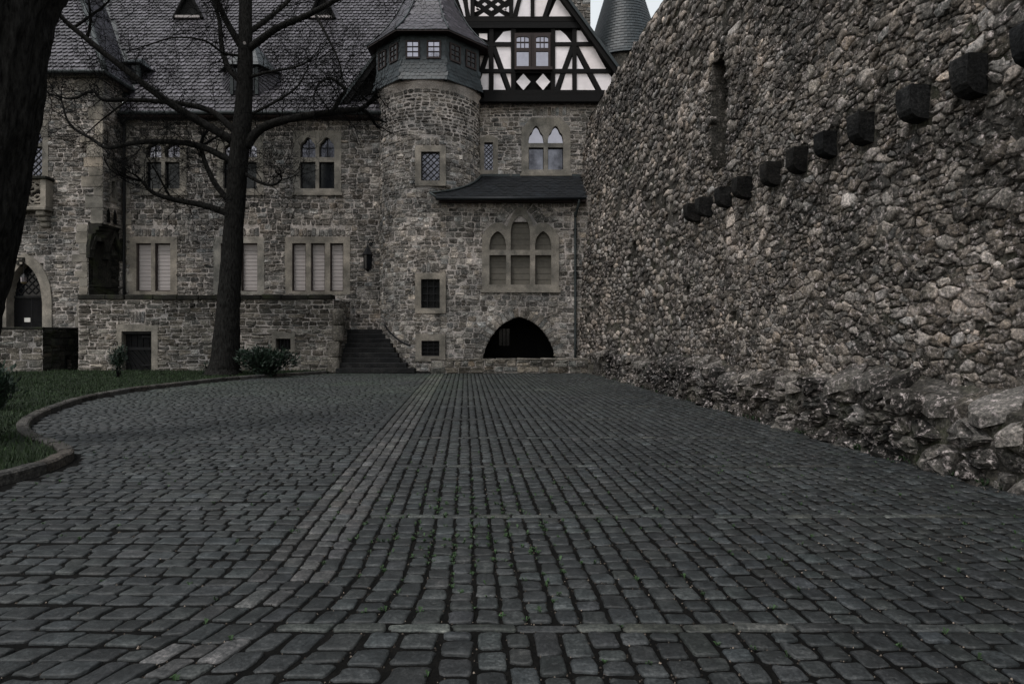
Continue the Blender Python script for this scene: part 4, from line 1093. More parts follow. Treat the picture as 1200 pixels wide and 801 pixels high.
# cellar vent
s = pxrect(DTW, 319, 346, 388, 413); Lr = [(PX(323.5, DTW), PX(341, DTW), [(PZ(409.5, DTW), PZ(396.5, DTW), None, 0)])]
vfr = surround_mesh(*s, Lr, mpR, M['dress'], ter, 'vent', .05, -.3); pane(Lr[0][0] - .03, Lr[0][1] + .03, PZ(410, DTW), PZ(396, DTW), -.25, mpR, M['interior'], vfr)
bars(Lr[0][0], Lr[0][1], PZ(409.5, DTW), PZ(396.5, DTW), 4, 1, -.1, mpR, M['dark_metal'], vfr, .025, 'vent_bar')
cutsR.append(shrink(s)); holesR.append((Lr[0][0], Lr[0][1], PZ(409.5, DTW), PZ(396.5, DTW)))
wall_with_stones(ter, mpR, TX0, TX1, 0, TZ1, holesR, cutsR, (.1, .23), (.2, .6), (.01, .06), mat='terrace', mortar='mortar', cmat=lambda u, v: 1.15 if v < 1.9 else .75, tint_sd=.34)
mpE = side_map(TX1)
wall_with_stones(ter, mpE, DTW, DH - .1, 0, TZ1, [], [], (.12, .24), (.25, .6), (.01, .05), mat='terrace', limit=60, wallname='end_wall')
x = TX0
while x < TX1 - .2:
    w = min(rng.uniform(.7, 1.2), TX1 + .06 - x)
    box('coping_stone', x + .008, x + w - .008, DTW - .09 + rng.normal(0, .015), DTW + .42, TZ1 - .005, TZ1 + .2 + rng.normal(0, .012), M['coping'], ter, j=.006, bev=.03); x += w
box('terrace_floor', TX0, TX1 - .03, DTW + .05, DH, 1.6, 1.8, M['step'], ter)

# ================================================================== stairs
st = thing('stone_steps', (PX(440, 25.2), 25.2, 0), 'dark worn stone steps climbing beside the round tower', 'steps')
SX0 = PX(398, 25.2); NST = 9; rise = 1.8 / NST
ends = [486, 476.5, 469, 463, 459, 456, 454, 452, 450]
for k in range(NST):
    y0 = 25.0 + k * .29
    x1 = PX(ends[k], y0) + (.12 if k > 2 else 0)
    box('step', SX0 - .12, x1, y0, y0 + .36, k * rise + (.001 if k == 0 else -.05), (k + 1) * rise, M['step'], st, j=.004, bev=.02)
    if k: box('riser_core', SX0 - .1, x1 - .05, y0 + .05, y0 + .3, -.05, k * rise - .055, M['step'], st)
box('top_landing', TX1, PX(449, 27.7), 27.62, DH - .03, 1.4, 1.8, M['step'], st)
# newel pillar at the foot: square base, block and two round drums
nx, ny = PX(392.5, 25.25), 25.3
npil = box('newel_base', nx - .27, nx + .2, ny - .25, ny + .28, 0, .62, M['terrace'], st, j=.01, bev=.04)
box('newel_block', nx - .22, nx + .2, ny - .22, ny + .25, .625, 1.3, M['terrace'], st, j=.01, bev=.05)
for z0, z1, r in ((1.305, 1.95, .235), (1.955, 2.62, .225)):
    V, fa = revolve([(.05, z0), (r - .03, z0), (r, z0 + .04), (r * 1.02, (z0 + z1) / 2), (r, z1 - .05), (r - .06, z1), (.02, z1 + .03)], 18, (nx + .12, ny)); mesh_obj('newel_drum', V + rng.normal(0, .004, V.shape), fa, M['terrace'], st, smooth=True)
# handrail following the tower foot
pts = []
for px_, py_, D_ in ((448.5, 330, 28.0), (449, 352, 27.7), (449.5, 372, 27.4), (453, 384, 26.95), (461, 393, 26.45), (470, 400, 26.12), (481, 405, 25.98)):
    pts.append((PX(px_, D_), D_, PZ(py_, D_)))
V, fa = tube(smooth_path(pts, 6), .04, 8); hr = mesh_obj('handrail', V, fa, M['dark_metal'], None, smooth=True)
tag(hr, 'curved black iron handrail fixed to the foot of the round tower', 'handrail')

# ================================================================== landing before the pointed door
DL = 24.75; LX1 = PX(50, DL); LX0 = -26; LZ = PZ(386, DL)
land = thing('entrance_landing', (LX1 - 2, DL, 0), 'raised stone landing wall below the pointed doorway', 'wall')
mpL = plane_map(DL)
wall_with_stones(land, mpL, LX0, LX1, 0, LZ, [], [], (.16, .32), (.3, .7), (.01, .05), mat='terrace', limit=80)
wall_with_stones(land, side_map(LX1), DL, DW, 0, LZ, [(26.0, 26.4, 0, .7)], [(25.95, 26.45, -.1, .75)], (.16, .3), (.3, .6), (.01, .04), mat='coping', mortar='coping', limit=40, wallname='side_wall')  # darker stone than the front: shade of the side put into the colour
pane(26.0, 26.4, 0, .7, -.2, side_map(LX1), M['interior'], land, 'hatch')
x = LX1 + .05
while x > LX0:
    w = rng.uniform(.8, 1.3); box('coping_stone', x - w + .006, x - .006, DL - .06, DW - .02, LZ, LZ + .1, M['coping'], land, j=.004, bev=.02); x -= w

# ================================================================== low wall before the arch
DLW = 25.05
lw = thing('low_front_wall', (PX(600, DLW), DLW, 0), 'knee-high rough stone wall in front of the dark arch', 'wall')
mpLW = plane_map(DLW); lx0, lx1, lz = PX(505.5, DLW), 3.3, .53
box('wall_core', lx0 + .02, lx1, DLW + .02, DLW + .4, 0, lz - .03, M['mortar'], lw)
geos = []
for p in courses(lx0, lx1, 0, lz - .02, [], (.18, .28), (.25, .6)):
    P, fa = stone_geo(p, rng.uniform(.01, .07), .35, .08, 3); geos.append((mpLW(P), fa, rnd_tint(.35)))
for p in courses(DLW, DLW + .4, 0, lz - .02, [], (.2, .28), (.18, .25)):
    P, fa = stone_geo(p, .03, .3, .05, 3); geos.append((np.c_[lx0 + .02 - P[:, 2], P[:, 0], P[:, 1]], fa, rnd_tint(.3)))
place_stones(geos, 'stone', M['terrace'], lw, 200)
x = lx0 - .03
while x < lx1:
    w = rng.uniform(.5, 1.0); box('coping_stone', x + .006, x + w - .006, DLW - .03 + rng.normal(0, .015), DLW + .43, lz - .03, lz + .06 + rng.normal(0, .01), M['terrace'], lw, j=.012, bev=.03); x += w

# ================================================================== curtain wall on the right
def voronoi(P, nb, box_):
    out = []
    for i, p in enumerate(P):
        poly = [(box_[0], box_[2]), (box_[1], box_[2]), (box_[1], box_[3]), (box_[0], box_[3])]
        for j in nb[i]:
            q = P[j]; mx, my = (p[0] + q[0]) / 2, (p[1] + q[1]) / 2; nx_, ny_ = q[0] - p[0], q[1] - p[1]
            ds = [(x - mx) * nx_ + (y - my) * ny_ for x, y in poly]
            if max(ds) <= 0: continue
            new = []
            for k in range(len(poly)):
                a_, b_ = poly[k], poly[(k + 1) % len(poly)]; da, db = ds[k], ds[(k + 1) % len(poly)]
                if da <= 0: new.append(a_)
                if (da < 0 < db) or (db < 0 < da):
                    t = da / (da - db); new.append((a_[0] + (b_[0] - a_[0]) * t, a_[1] + (b_[1] - a_[1]) * t))
            poly = new
            if len(poly) < 3: break
        out.append(np.array(poly) if len(poly) >= 3 else None)
    return out
def jitter_cells(u0, u1, v0, v1, du, dv, drop=.22, asp=1.0, jit=.42):
    """irregular rubble cells: jittered, thinned grid -> Voronoi polygons in (u,v)"""
    nu, nv = int((u1 - u0) / du) + 1, int((v1 - v0) / dv) + 1
    pts, at = [], {}
    for j in range(nv):
        for i in range(nu):
            if rng.random() < drop: continue
            at[i, j] = len(pts)
            pts.append(((u0 + (i + .5 + (j % 2) * .5 + rng.uniform(-jit, jit)) * du) / du * dv * 1.15, v0 + (j + .5 + rng.uniform(-jit, jit) * .55) * dv))
    nb = []
    for (i, j), k in at.items():
        l = [at[i + a_, j + b_] for b_ in range(-3, 4) for a_ in range(-3, 4) if (a_ or b_) and (i + a_, j + b_) in at]
        l.sort(key=lambda q: (pts[q][0] - pts[k][0]) ** 2 + (pts[q][1] - pts[k][1]) ** 2)
        nb.append(l[:22])
    s = dv * 1.15 / du
    cells = voronoi(pts, nb, ((u0 - du) * s, (u1 + du) * s, v0 - dv, v1 + dv))
    return [c / np.array([s, 1]) for c in cells if c is not None]
def chaikin(p, f=.25):
    q = np.roll(p, -1, axis=0); return np.stack([p * (1 - f) + q * f, p * f + q * (1 - f)], axis=1).reshape(-1, 2)

CSL = -.108
def cwx(D, z):           # x of the curtain wall face
    D = np.asarray(D, float)
    return 6.24 + CSL * D + .017 * (z - .9) - .068 * np.maximum(0, D - 20) ** 1.25 * (1 - np.asarray(z) / 10.0)
nC = np.array([-1, CSL]) / math.hypot(1, CSL)
def mpK(P):              # u = -depth, v = height, d = out of the wall
    D = -P[:, 0]; return np.c_[cwx(D, P[:, 1]) + nC[0] * P[:, 2], D + nC[1] * P[:, 2], P[:, 1]]
WTOP = 11.45
cur = thing('curtain_wall', (4.5, 15, 0), 'towering eroded rubble wall with a row of blackened corbels along the right', 'wall')
recess = [(14.3, .3, 7.25, 7.95, 1.6), (14.25, .34, 5.45, 7.25, 1.0), (17.9, .15, 5.2, 5.75, .4), (20.4, .18, 4.1, 4.6, .35), (13.4, .1, 1.9, 2.1, .2), (16.0, .1, 2.6, 2.85, .2)]
def in_recess(D, z, m=0.0): return any(abs(D - d) < w + m and z0 - m < z < z1 + m for d, w, z0, z1, e in recess)
step = .075
Ds = np.arange(2.0, 30.6, step); Zs = np.arange(0, WTOP + .01, step)
U_, V_ = np.meshgrid(Ds, Zs); D1, Z1 = U_.ravel(), V_.ravel()
def core_d(D, z): q_ = np.c_[D, z, np.zeros(len(D))]; return .045 * fbm(q_, 1.0, 2, 3) + .06 * vnoise(q_, .4, 9)
dd = core_d(D1, Z1) + .018 * fbm(np.c_[D1, Z1, D1 * 0], 4.0, 3, 13) - .004
for d, w, z0, z1, e in recess:
    m = (np.abs(D1 - d) < w) & (Z1 > z0) & (Z1 < z1); dd[m] -= e
P = mpK(np.c_[-D1, Z1, dd]); nu_, nv_ = len(Ds), len(Zs)
idx = np.arange(nu_ * nv_).reshape(nv_, nu_)
q = np.stack([idx[:-1, 1:], idx[:-1, :-1], idx[1:, :-1], idx[1:, 1:]], -1).reshape(-1, 4)
core = mesh_obj('wall_core', P, [q], M['curtain_core'], cur, smooth=False)
# thickness: back and top with ragged crest
tp = []
for D in np.arange(2, 30.6, .35): 
    for dx in (0, 1.3): tp.append((cwx(D, WTOP) + dx, D, WTOP + .05 * math.sin(D * 3) + rng.normal(0, .03) - (0.0 if dx else .0)))
tp = np.array(tp); nq = len(tp) // 2
Vb = np.concatenate([tp, np.c_[tp[1::2, 0], tp[1::2, 1], np.zeros(nq)]])
mesh_obj('wall_top', Vb, [np.array([[2 * k, 2 * k + 1, 2 * k + 3, 2 * k + 2] for k in range(nq - 1)]), np.array([[2 * k + 1, 2 * nq + k, 2 * nq + k + 1, 2 * k + 3] for k in range(nq - 1)])], M['curtain_core'], cur)
geos = []
def curtain_tint(D, z):
    t = np.array(rnd_tint(.45, .03))
    t = t * np.array([1.14, 1.1, 1.07])
    if rng.random() < .1: t = t * 1.5
    if rng.random() < .12: t = t * .5
    return t
corbel_x = [1158, 1087, 1025, 983, 946, 913, 879, 856, 833, 818]
corbel_D = [F * 6.31 / (x - 522) for x in corbel_x]; corbel_D = [2 * corbel_D[0] - corbel_D[1] + .1] + corbel_D
CZ = 4.85
skipp = .2
def try_stone(c, hr, rings):
    ctr = c.mean(0); D, z = -ctr[0], ctr[1]
    vis = 1.6 + HY / F * D + 1.6
    if z > min(vis, WTOP - .05) or z < .55 or D < 3.5 or D > 29.5: return
    if in_recess(D, z, .06) or rng.random() < skipp: return
    if any(abs(D - .12 - d) < .2 and CZ - .5 < z < CZ + .06 for d in corbel_D): return
    ext = np.ptp(c, axis=0)
    if min(ext) < .04: return
    rel = c - ctr; L = np.linalg.norm(rel, axis=1, keepdims=True)
    c2 = ctr + rel * np.clip(1 - .016 / np.maximum(L, .03), .6, 1)
    c2 = chaikin(c2, .13) + rng.normal(0, .008, (2 * len(c2), 2))
    P, fa = stone_geo(c2, rng.uniform(*hr) * min(1, .5 + min(ext) * 2.2), .13, .06, rings, back=-.09, insets=(.99, .93, .58))
    Wp = mpK(P); nz = .011 * vnoise(Wp, 9.0, 31) + .007 * vnoise(Wp, 21.0, 32); P[:, 2] += nz * (P[:, 2] > -.05) + float(core_d(np.array([D]), np.array([z]))[0])
    geos.append((mpK(P), fa, curtain_tint(D, z)))
for c in jitter_cells(-13.6, -3.4, .55, 10.2, .2, .118, .3): try_stone(c, (.012, .05), 4)
for c in jitter_cells(-29.4, -13.6, .55, WTOP, .25, .142, .26): try_stone(c, (.012, .05), 3)
skipp = .02
for c in jitter_cells(-16.5, -5.0, .6, 8.2, .125, .076, .2): try_stone(c, (.006, .034), 3)
place_stones(geos, 'stone', M['curtain'], core, 300, smooth=True)
# corbels: flat top, upright nose, rounded underside
for i, d in enumerate(corbel_D):
    p = .27 + rng.normal(0, .012); hh = .42 + rng.normal(0, .02); w = .27
    prof = [(-.15, 0), (p * .97, .004), (p, -.02), (p + .005, -hh * .3), (p, -hh * .55), (p * .96, -hh * .7), (p * .84, -hh * .84), (p * .62, -hh * .94), (p * .3, -hh * .99), (-.15, -hh * 1.02)]
    n = len(prof); V = []
    for s_ in (0, 1):
        for (e, z) in prof:
            tap = (.09 * (-z / hh)) * w * (1 if s_ == 0 else -1); D = d - .02 + s_ * w + tap; V.append((float(cwx(D, CZ)) + nC[0] * e + rng.normal(0, .003), D + nC[1] * e, CZ + z + rng.normal(0, .003)))
    mesh_obj('corbel', np.array(V), [np.arange(n)[None, :], np.arange(2 * n - 1, n - 1, -1)[None, :], np.array([[k, n + k, n + (k + 1) % n, (k + 1) % n] for k in range(n)])], M['corbel'], cur, rnd_tint(.15))
# projecting footing: battered boulder face with slanting capstones
def ledge_x(D): return 5.655 - .0943 * D
LH = lambda D: .74 + .1 * math.sin(D * .9) + .06 * math.sin(D * 2.3)
geos = []
dirn = np.array([-.0943, 1]); nl = np.array([-1, -.0943]) / math.hypot(1, .0943)
def mpF_(P):
    D = -P[:, 0]; return np.c_[ledge_x(D) + .12 * P[:, 1] + nl[0] * P[:, 2], D + nl[1] * P[:, 2], P[:, 1]]
for c in jitter_cells(-25.3, -3.2, 0.0, .72, .36, .19, .2):
    ctr = c.mean(0)
    if ctr[1] > LH(-ctr[0]) - .02 or ctr[1] < -.02: continue
    rel = c - ctr; c2 = chaikin(ctr + rel * .93, .22)
    P, fa = stone_geo(c2, rng.uniform(.03, .13), .35, .2, 4, back=-.12, insets=(.96, .78, .42)); geos.append((mpF_(P), fa, np.array(rnd_tint(.38, .02)) * .42))  # upright face tinted darker, its shade put into the stone colour
place_stones(geos, 'footing_stone', M['curtain'], cur, 150, rest='footing_stones')
lc = Batch(); Dg = np.arange(3, 25.4, .12)
rowsL = []
for D in Dg:
    w = float(cwx(D, .8)) - ledge_x(D) + .15; lh = LH(D)
    rowsL.append([(ledge_x(D) + .0, D, 0), (ledge_x(D) + .05, D, lh * .55), (ledge_x(D) + .11, D, lh), (ledge_x(D) + w * .5, D, lh + .13), (ledge_x(D) + w, D, lh + .35)])
VL = np.array(rowsL).reshape(-1, 3); VL[:, 0] += .05 * vnoise(VL, 4.0, 5); VL[:, 2] += .04 * vnoise(VL, 3.0, 6) * (VL[:, 2] > .1)
nD = len(Dg); mesh_obj('footing_core', VL, [np.array([[k * 5 + a_, k * 5 + a_ + 1, k * 5 + 6 + a_, k * 5 + 5 + a_] for k in range(nD - 1) for a_ in range(4)])], M['curtain_core'], cur)
D = 3.6
while D < 24.8:                          # capstones: slabs leaning against the wall foot
    l = rng.uniform(.25, .6); wd = float(cwx(D + l / 2, .8)) - ledge_x(D + l / 2)
    n = 9; ang = np.sort(rng.uniform(0, 2 * math.pi, n)); ang = np.linspace(0, 2 * math.pi, n, endpoint=False) + rng.normal(0, .15, n)
    rx, ry = max(.18, wd * .56) * rng.uniform(.8, 1.2), l * .52
    poly = np.c_[np.cos(ang) * rx, np.sin(ang) * ry] * (1 + rng.normal(0, .12, (n, 1)))
    P, fa = stone_geo(poly, rng.uniform(.04, .1), .12, .05, 4, back=-.1, insets=(1.0, .93, .55))
    sl_ = rng.uniform(.15, .6); cx_, cy_, cz_ = ledge_x(D + l / 2) + wd * .48, D + l / 2, LH(D + l / 2) + .06 + rng.normal(0, .03)
    P[:, 2] += .014 * vnoise(P + D * 7, 6.0, 41) + .01 * vnoise(P + D * 7, 15.0, 42)
    V = np.c_[cx_ + P[:, 0], cy_ + P[:, 1], cz_ + P[:, 2] + P[:, 0] * sl_ + P[:, 1] * rng.normal(0, .12)]
    mesh_obj('capstone', V, fa, M['curtain'], cur, np.array(rnd_tint(.42, .015)) * .68)  # paler than the face below: light on the ledge put into the colour
    D += l * rng.uniform(.95, 1.1)

# ================================================================== cobbled yard
yard = mesh_obj('cobbled_yard', np.array([[-26, -3, -.013], [7, -3, -.013], [7, 26.5, -.013], [-26, 26.5, -.013]], float), [np.array([[0, 1, 2, 3]])], M['soil'])
tag(yard, 'dark grey cobbled castle yard with a paler strip of setts', 'pavement', kind='structure')
YS = -.075
def bend(q, D):
    b_ = np.where(D < 4.2, .25 * np.maximum(0, 4.2 - D) ** 1.6, 0); f = np.clip((.2 - q) / 1.1, 0, 1); return b_ * f * f * (3 - 2 * f)
def mpY(P):
    q_, s_ = P[:, 0], P[:, 1]; return np.c_[q_ + YS * s_ - bend(q_, s_), s_, P[:, 2]]
kpx = [(-330, 680), (-160, 625), (-60, 590), (0, 568), (43, 557), (77, 543.5), (87, 535), (72, 525.5), (45, 516.5), (34, 504), (43, 493), (67, 481.5), (107, 468.5), (160, 458.5), (217, 451.5), (283, 444.5), (383, 437.6)]
kerb_path = smooth_path([ground_pt(x, y) for x, y in kpx], 8)
lawn_poly = np.concatenate([kerb_path[:, :2], [[PX(391, 25.6), 25.55], [-27, 25.55], [-27, 3.6], [-9, 3.6]]])
def inside(poly, pts):
    x, y = pts[:, 0], pts[:, 1]; r = np.zeros(len(pts), bool); n = len(poly); j = n - 1
    for i in range(n):
        xi, yi = poly[i]; xj, yj = poly[j]
        c = ((yi > y) != (yj > y)) & (x < (xj - xi) * (y - yi) / (yj - yi + 1e-12) + xi); r ^= c; j = i
    return r
def in_view(x, D, m=2.4): return abs(x) < (600 / F) * D + m
sett = []
def sett_poly(u0, u1, v0, v1, j=.0055, cut=.014):
    cu, cv = min(cut, .25 * (u1 - u0)), min(cut, .25 * (v1 - v0)); um, vm = (u0 + u1) / 2, (v0 + v1) / 2
    p = np.array([[u0 + cu, v0], [um, v0], [u1 - cu, v0], [u1, v0 + cv], [u1, vm], [u1, v1 - cv], [u1 - cu, v1], [um, v1], [u0 + cu, v1], [u0, v1 - cv], [u0, vm], [u0, v0 + cv]])
    k = rng.normal(0, j * .9, (4, 2)); w4 = [0, 0, 1, 1, 1, 2, 2, 2, 3, 3, 3, 0]
    return p + k[w4] + rng.normal(0, j * .35, p.shape)
def add_sett(u0, u1, v0, v1, col, dz=0.0, kind=0):
    c = mpY(np.array([[(u0 + u1) / 2, (v0 + v1) / 2, 0]]))[0]
    if not in_view(c[0], c[1]): return
    if c[0] > ledge_x(c[1]) + .12: return
    p = sett_poly(u0, u1, v0, v1)
    if c[1] > 10: p = p[[0, 2, 3, 5, 6, 8, 9, 11]]
    n = len(p); ct = p.mean(0); rel = p - ct
    top = rng.normal(0, .0028) + dz
    ta, tb = rng.normal(0, .018, 2)
    ex = np.minimum(.006 / np.maximum(np.abs(rel).max(0), .02), .3)
    L = [np.c_[p, np.full(n, -.07)], np.c_[ct + rel * (1 + rng.normal(0, .012, (n, 1))), np.full(n, top - .008)], np.c_[ct + rel * (1 - ex), top - .002 + rng.normal(0, .001, n)]]
    if c[1] < 10: L += [np.c_[ct + rel * (1 - ex * 2.2), top + rng.normal(0, .0012, n)], np.c_[ct + rel * .5, top + .001 + rng.normal(0, .0018, n)]]
    L.append(np.array([[ct[0], ct[1], top + rng.normal(.0015, .0015)]]))
    P = np.concatenate(L); m = slice(n, None)
    P[m, 2] += (P[m, :2] - ct) @ np.array([ta, tb])
    sett.append((mpY(P), ring_faces(n, len(L) - 1), col, c))
def sett_col(kind, c=None):
    v = float(np.clip(rng.lognormal(0, .27), .5, 1.9)); b_ = np.array([v, v, v]) * np.array([1 - rng.normal(0, .03), 1, 1 + rng.normal(0, .03)])
    if kind == 'strip': return b_ * np.array([2.4, 2.12, 2.05])
    if kind == 'band': return b_ * np.array([1.95, 1.83, 1.65])
    return b_
SQ = -1.42
bands = [3.32 - 2.05] + [3.32 + 2.05 * k for k in range(11)]
# pale strip: four files
for f in range(4):
    u0 = SQ + f * .138; v = 2.2
    while v < 24.9:
        l = rng.uniform(.12, .24); k_ = 'strip' if v > 4.2 or rng.random() < .35 else 'plain'
        add_sett(u0 + .01, u0 + .128, v + .01, v + l - .01, sett_col(k_) * (.85 if f == 0 else 1)); v += l
# right field: files running away from the camera, crossed by flat band stones
u = SQ + 4 * .138
files = []
while u < 6.6: w = rng.uniform(.142, .17); files.append((u, w)); u += w
for (u0, w) in files:
    v = 2.2
    for bnd in bands[1:] + [25.0]:
        while v < bnd - .09:
            l = rng.uniform(.125, .195)
            if bnd - (v + l) < .1: l = bnd - v - .004
            if l > .05: add_sett(u0 + .013, u0 + w - .013, v + .014, v + l - .014, sett_col('plain'))
            v += l
        v = bnd + .085
for bnd in bands[1:-1]:
    u = SQ + 4 * .138 + .02
    while u < 6.6:
        w = rng.uniform(.2, .34); add_sett(u + .006, u + w - .006, bnd + .004, bnd + .081, sett_col('band' if rng.random() < .85 else 'plain') * (1 if bnd < 6 else .66), .002); u += w
# left field: courses running across
v = 2.2
while v < 25.0:
    h_ = rng.uniform(.135, .175) if v < 9 else rng.uniform(.12, .16); u = SQ + .002 - rng.uniform(0, .012); ph = rng.uniform(0, 6)
    while u > -14:
        w = rng.uniform(.14, .24); wob = .02 * math.sin(u * 1.3 + ph) - .02 * (u - SQ)
        x_ = u + YS * v
        if -(600 / F) * v - 2.4 < x_: add_sett(u - w + .011, u - .011, v + .013 + wob, v + h_ - .013 + wob, sett_col('plain'), .0)
        u -= w
    v += h_
ctrs = np.array([s_[3][:2] for s_ in sett])
bad = inside(lawn_poly, ctrs) | ((ctrs[:, 1] > 24.97)) 
kd = np.min(np.linalg.norm(ctrs[:, None, :] - kerb_path[None, ::3, :2], axis=2), axis=1); bad |= kd < .14
keep_ = [s_ for s_, b_ in zip(sett, bad) if not b_]
gts = []
mossn = vnoise(np.array([s_[3] for s_ in keep_]) * np.array([1, 1, 0]), .6, 4)
for s_, mn in zip(keep_, mossn):
    V, fa, t, c = s_
    g = max(0.0, min(1.0, (c[1] - 11) / 9)) * (1.0 if c[0] < -1.5 else .35) * (.5 + .5 * mn)
    t = t * (1 - g * np.array([.12, -.12, .22])) * (1 + .25 * g)
    gts.append((V, fa, t))
place_stones(gts, 'sett', M['sett'], yard, 300, smooth=True, rest='setts')
# grit and litter caught in the joints near the camera, small weeds
gb, wb = Batch(), Batch()
tet = np.array([[1, 0, -.5], [-.6, .9, -.4], [-.5, -.9, -.5], [.1, 0, .9]]); tf = [np.array([[0, 1, 3], [1, 2, 3], [2, 0, 3]])]
corn = [mpY(np.array([[0, 0, 0]])) ]
near = [s_ for s_ in keep_ if s_[3][1] < 8.5]
for s_ in near:
    V = s_[0]; n = 12; d_ = s_[3][1]
    if s_[3][0] < -1.2 and rng.random() < .35: continue
    for k in range(rng.poisson(7 if d_ < 5 else 2.5)):
        p = V[rng.integers(0, n)] + np.array([rng.normal(0, .01), rng.normal(0, .01), 0]); r = rng.uniform(.003, .0075)
        gb.add(p * np.array([1, 1, 0]) + np.array([0, 0, -.013 + r * .35]) + tet * r * rng.uniform(.7, 1.3, 3), tf, tuple(np.array([1, .95, .9]) * float(np.clip(rng.lognormal(-1.3, .9), .04, 1.5))))
    wz = math.exp(-((s_[3][0] - .05 + .08 * d_) / .75) ** 2) * math.exp(-((d_ - 5.2) / 1.0) ** 2)
    for k in range(rng.poisson(2.2 * wz + .12)):
        p = V[rng.integers(0, n)] * np.array([1, 1, 0]) + np.array([0, 0, -.013])
        for l_ in range(rng.integers(3, 8)):
            a_ = rng.uniform(0, 6.28); e = rng.uniform(.012, .03); h_ = rng.uniform(.012, .035); d2 = np.array([math.cos(a_), math.sin(a_), 0]); s2 = np.array([-d2[1], d2[0], 0]) * e * .3
            wb.add([p, p + d2 * e * .6 + s2 + (0, 0, h_), p + d2 * e + (0, 0, h_ * .9), p + d2 * e * .6 - s2 + (0, 0, h_)], [np.array([[0, 1, 2, 3]])], tuple(np.full(3, rng.uniform(.6, 1.5))))
for k in range(260):      # weeds and dirt gathered along the foot of the curtain wall
    d_ = 4 + 20 * rng.random() ** 1.4; p = np.array([ledge_x(d_) - rng.uniform(.0, .1), d_, -.012])
    for l_ in range(rng.integers(3, 9)):
        a_ = rng.uniform(0, 6.28); e = rng.uniform(.02, .06); h_ = rng.uniform(.02, .09); d2 = np.array([math.cos(a_), math.sin(a_), 0]); s2 = np.array([-d2[1], d2[0], 0]) * e * .25
        wb.add([p, p + d2 * e * .6 + s2 + (0, 0, h_), p + d2 * e + (0, 0, h_ * .9), p + d2 * e * .6 - s2 + (0, 0, h_)], [np.array([[0, 1, 2, 3]])], tuple(np.full(3, rng.uniform(.3, 1.0))))
    for l_ in range(4):
        r = rng.uniform(.005, .016); gb.add(p + np.array([rng.uniform(-.12, .02), rng.normal(0, .1), r * .4]) + tet * r, tf, tuple(np.full(3, rng.uniform(.1, .6))))
g_ = gb.build('grit', M['grit'], None, kind='stuff'); tag(g_, 'pale grit and leaf litter caught in the cobble joints', 'grit')
g_ = wb.build('weeds', M['weed'], None, kind='stuff'); tag(g_, 'tiny green weeds sprouting between the cobbles', 'weeds')

# ================================================================== kerb and lawn
kerb = thing('kerb', (kerb_path[40][0], kerb_path[40][1], 0), 'curved pale stone kerb edging the lawn', 'kerb', kind='structure')
Lk = np.r_[0, np.cumsum(np.linalg.norm(np.diff(kerb_path, axis=0), axis=1))]
def kat(s_): return np.array([np.interp(s_, Lk, kerb_path[:, i]) for i in range(2)])
s_ = 0.0
while s_ < Lk[-1] - .1:
    l = min(rng.uniform(.55, .95), Lk[-1] - s_); m = 4; V, q = [], []
    for k in range(m + 1):
        a_ = s_ + .014 + (l - .028) * k / m; p = kat(a_); t = kat(min(a_ + .05, Lk[-1])) - kat(max(a_ - .05, 0)); t /= np.linalg.norm(t) + 1e-9; nn = np.array([-t[1], t[0]])
        z = .12 + rng.normal(0, .004)
        for e, zz in ((0, -.05), (0.0, z - .025), (.025, z), (.15, z), (.17, z - .02), (.17, -.05)): V.append((*(p + nn * e), zz))
    for k in range(m):
        for e in range(5): q.append([k * 6 + e, k * 6 + e + 1, k * 6 + 7 + e, k * 6 + 6 + e])
    mesh_obj('kerb_stone', np.array(V), [np.array(q), np.array([[0, 1, 2, 3, 4, 5], [m * 6 + e for e in (5, 4, 3, 2, 1, 0)]])], M['kerb'], kerb, rnd_tint(.18, .02)); s_ += l
# lawn sheet: a grid cut to the lawn outline, so that it can undulate
off_poly = lawn_poly
gx_ = np.arange(-27, -4.5, .3); gy_ = np.arange(4.8, 25.7, .3); GX, GY = np.meshgrid(gx_, gy_)
V = np.array([[x, y, .07] for x, y in lawn_poly]); lawn = mesh_obj('lawn', V, [np.arange(len(V))[None, :]], M['lawn'])
tag(lawn, 'shaded green lawn between the kerb and the terrace wall', 'lawn', kind='structure')
NB = 90000
pts = np.c_[rng.uniform(-20, -4.8, NB), 4.2 + 21.4 * rng.random(NB) ** 1.15]
pts = pts[inside(lawn_poly, pts) & (pts[:, 0] > -(620 / F) * pts[:, 1] - 2.2)]
kd = np.min(np.linalg.norm(pts[:, None, :] - kerb_path[None, ::4, :2], axis=2), axis=1); pts = pts[kd > .17]
n = len(pts); a_ = rng.uniform(0, 6.28, n); h_ = rng.uniform(.03, .1, n) * (1 + .35 * vnoise(np.c_[pts, pts[:, 0] * 0], 1.2, 8)); w_ = rng.uniform(.006, .014, n)
B0 = np.c_[pts[:, 0] - np.cos(a_) * w_, pts[:, 1] - np.sin(a_) * w_, np.full(n, .065)]; B1 = np.c_[pts[:, 0] + np.cos(a_) * w_, pts[:, 1] + np.sin(a_) * w_, np.full(n, .065)]
B2 = np.c_[pts + rng.normal(0, .025, (n, 2)), .07 + h_]
V = np.stack([B0, B1, B2], 1).reshape(-1, 3); tt = np.repeat(rng.lognormal(0, .3, n)[:, None] * np.array([[1, 1, 1]]), 3, axis=0)
g_ = mesh_obj('grass', V, [np.arange(3 * n).reshape(-1, 3)], M['grass'], None, tt, kind='stuff'); tag(g_, 'short dark green grass covering the lawn', 'grass')

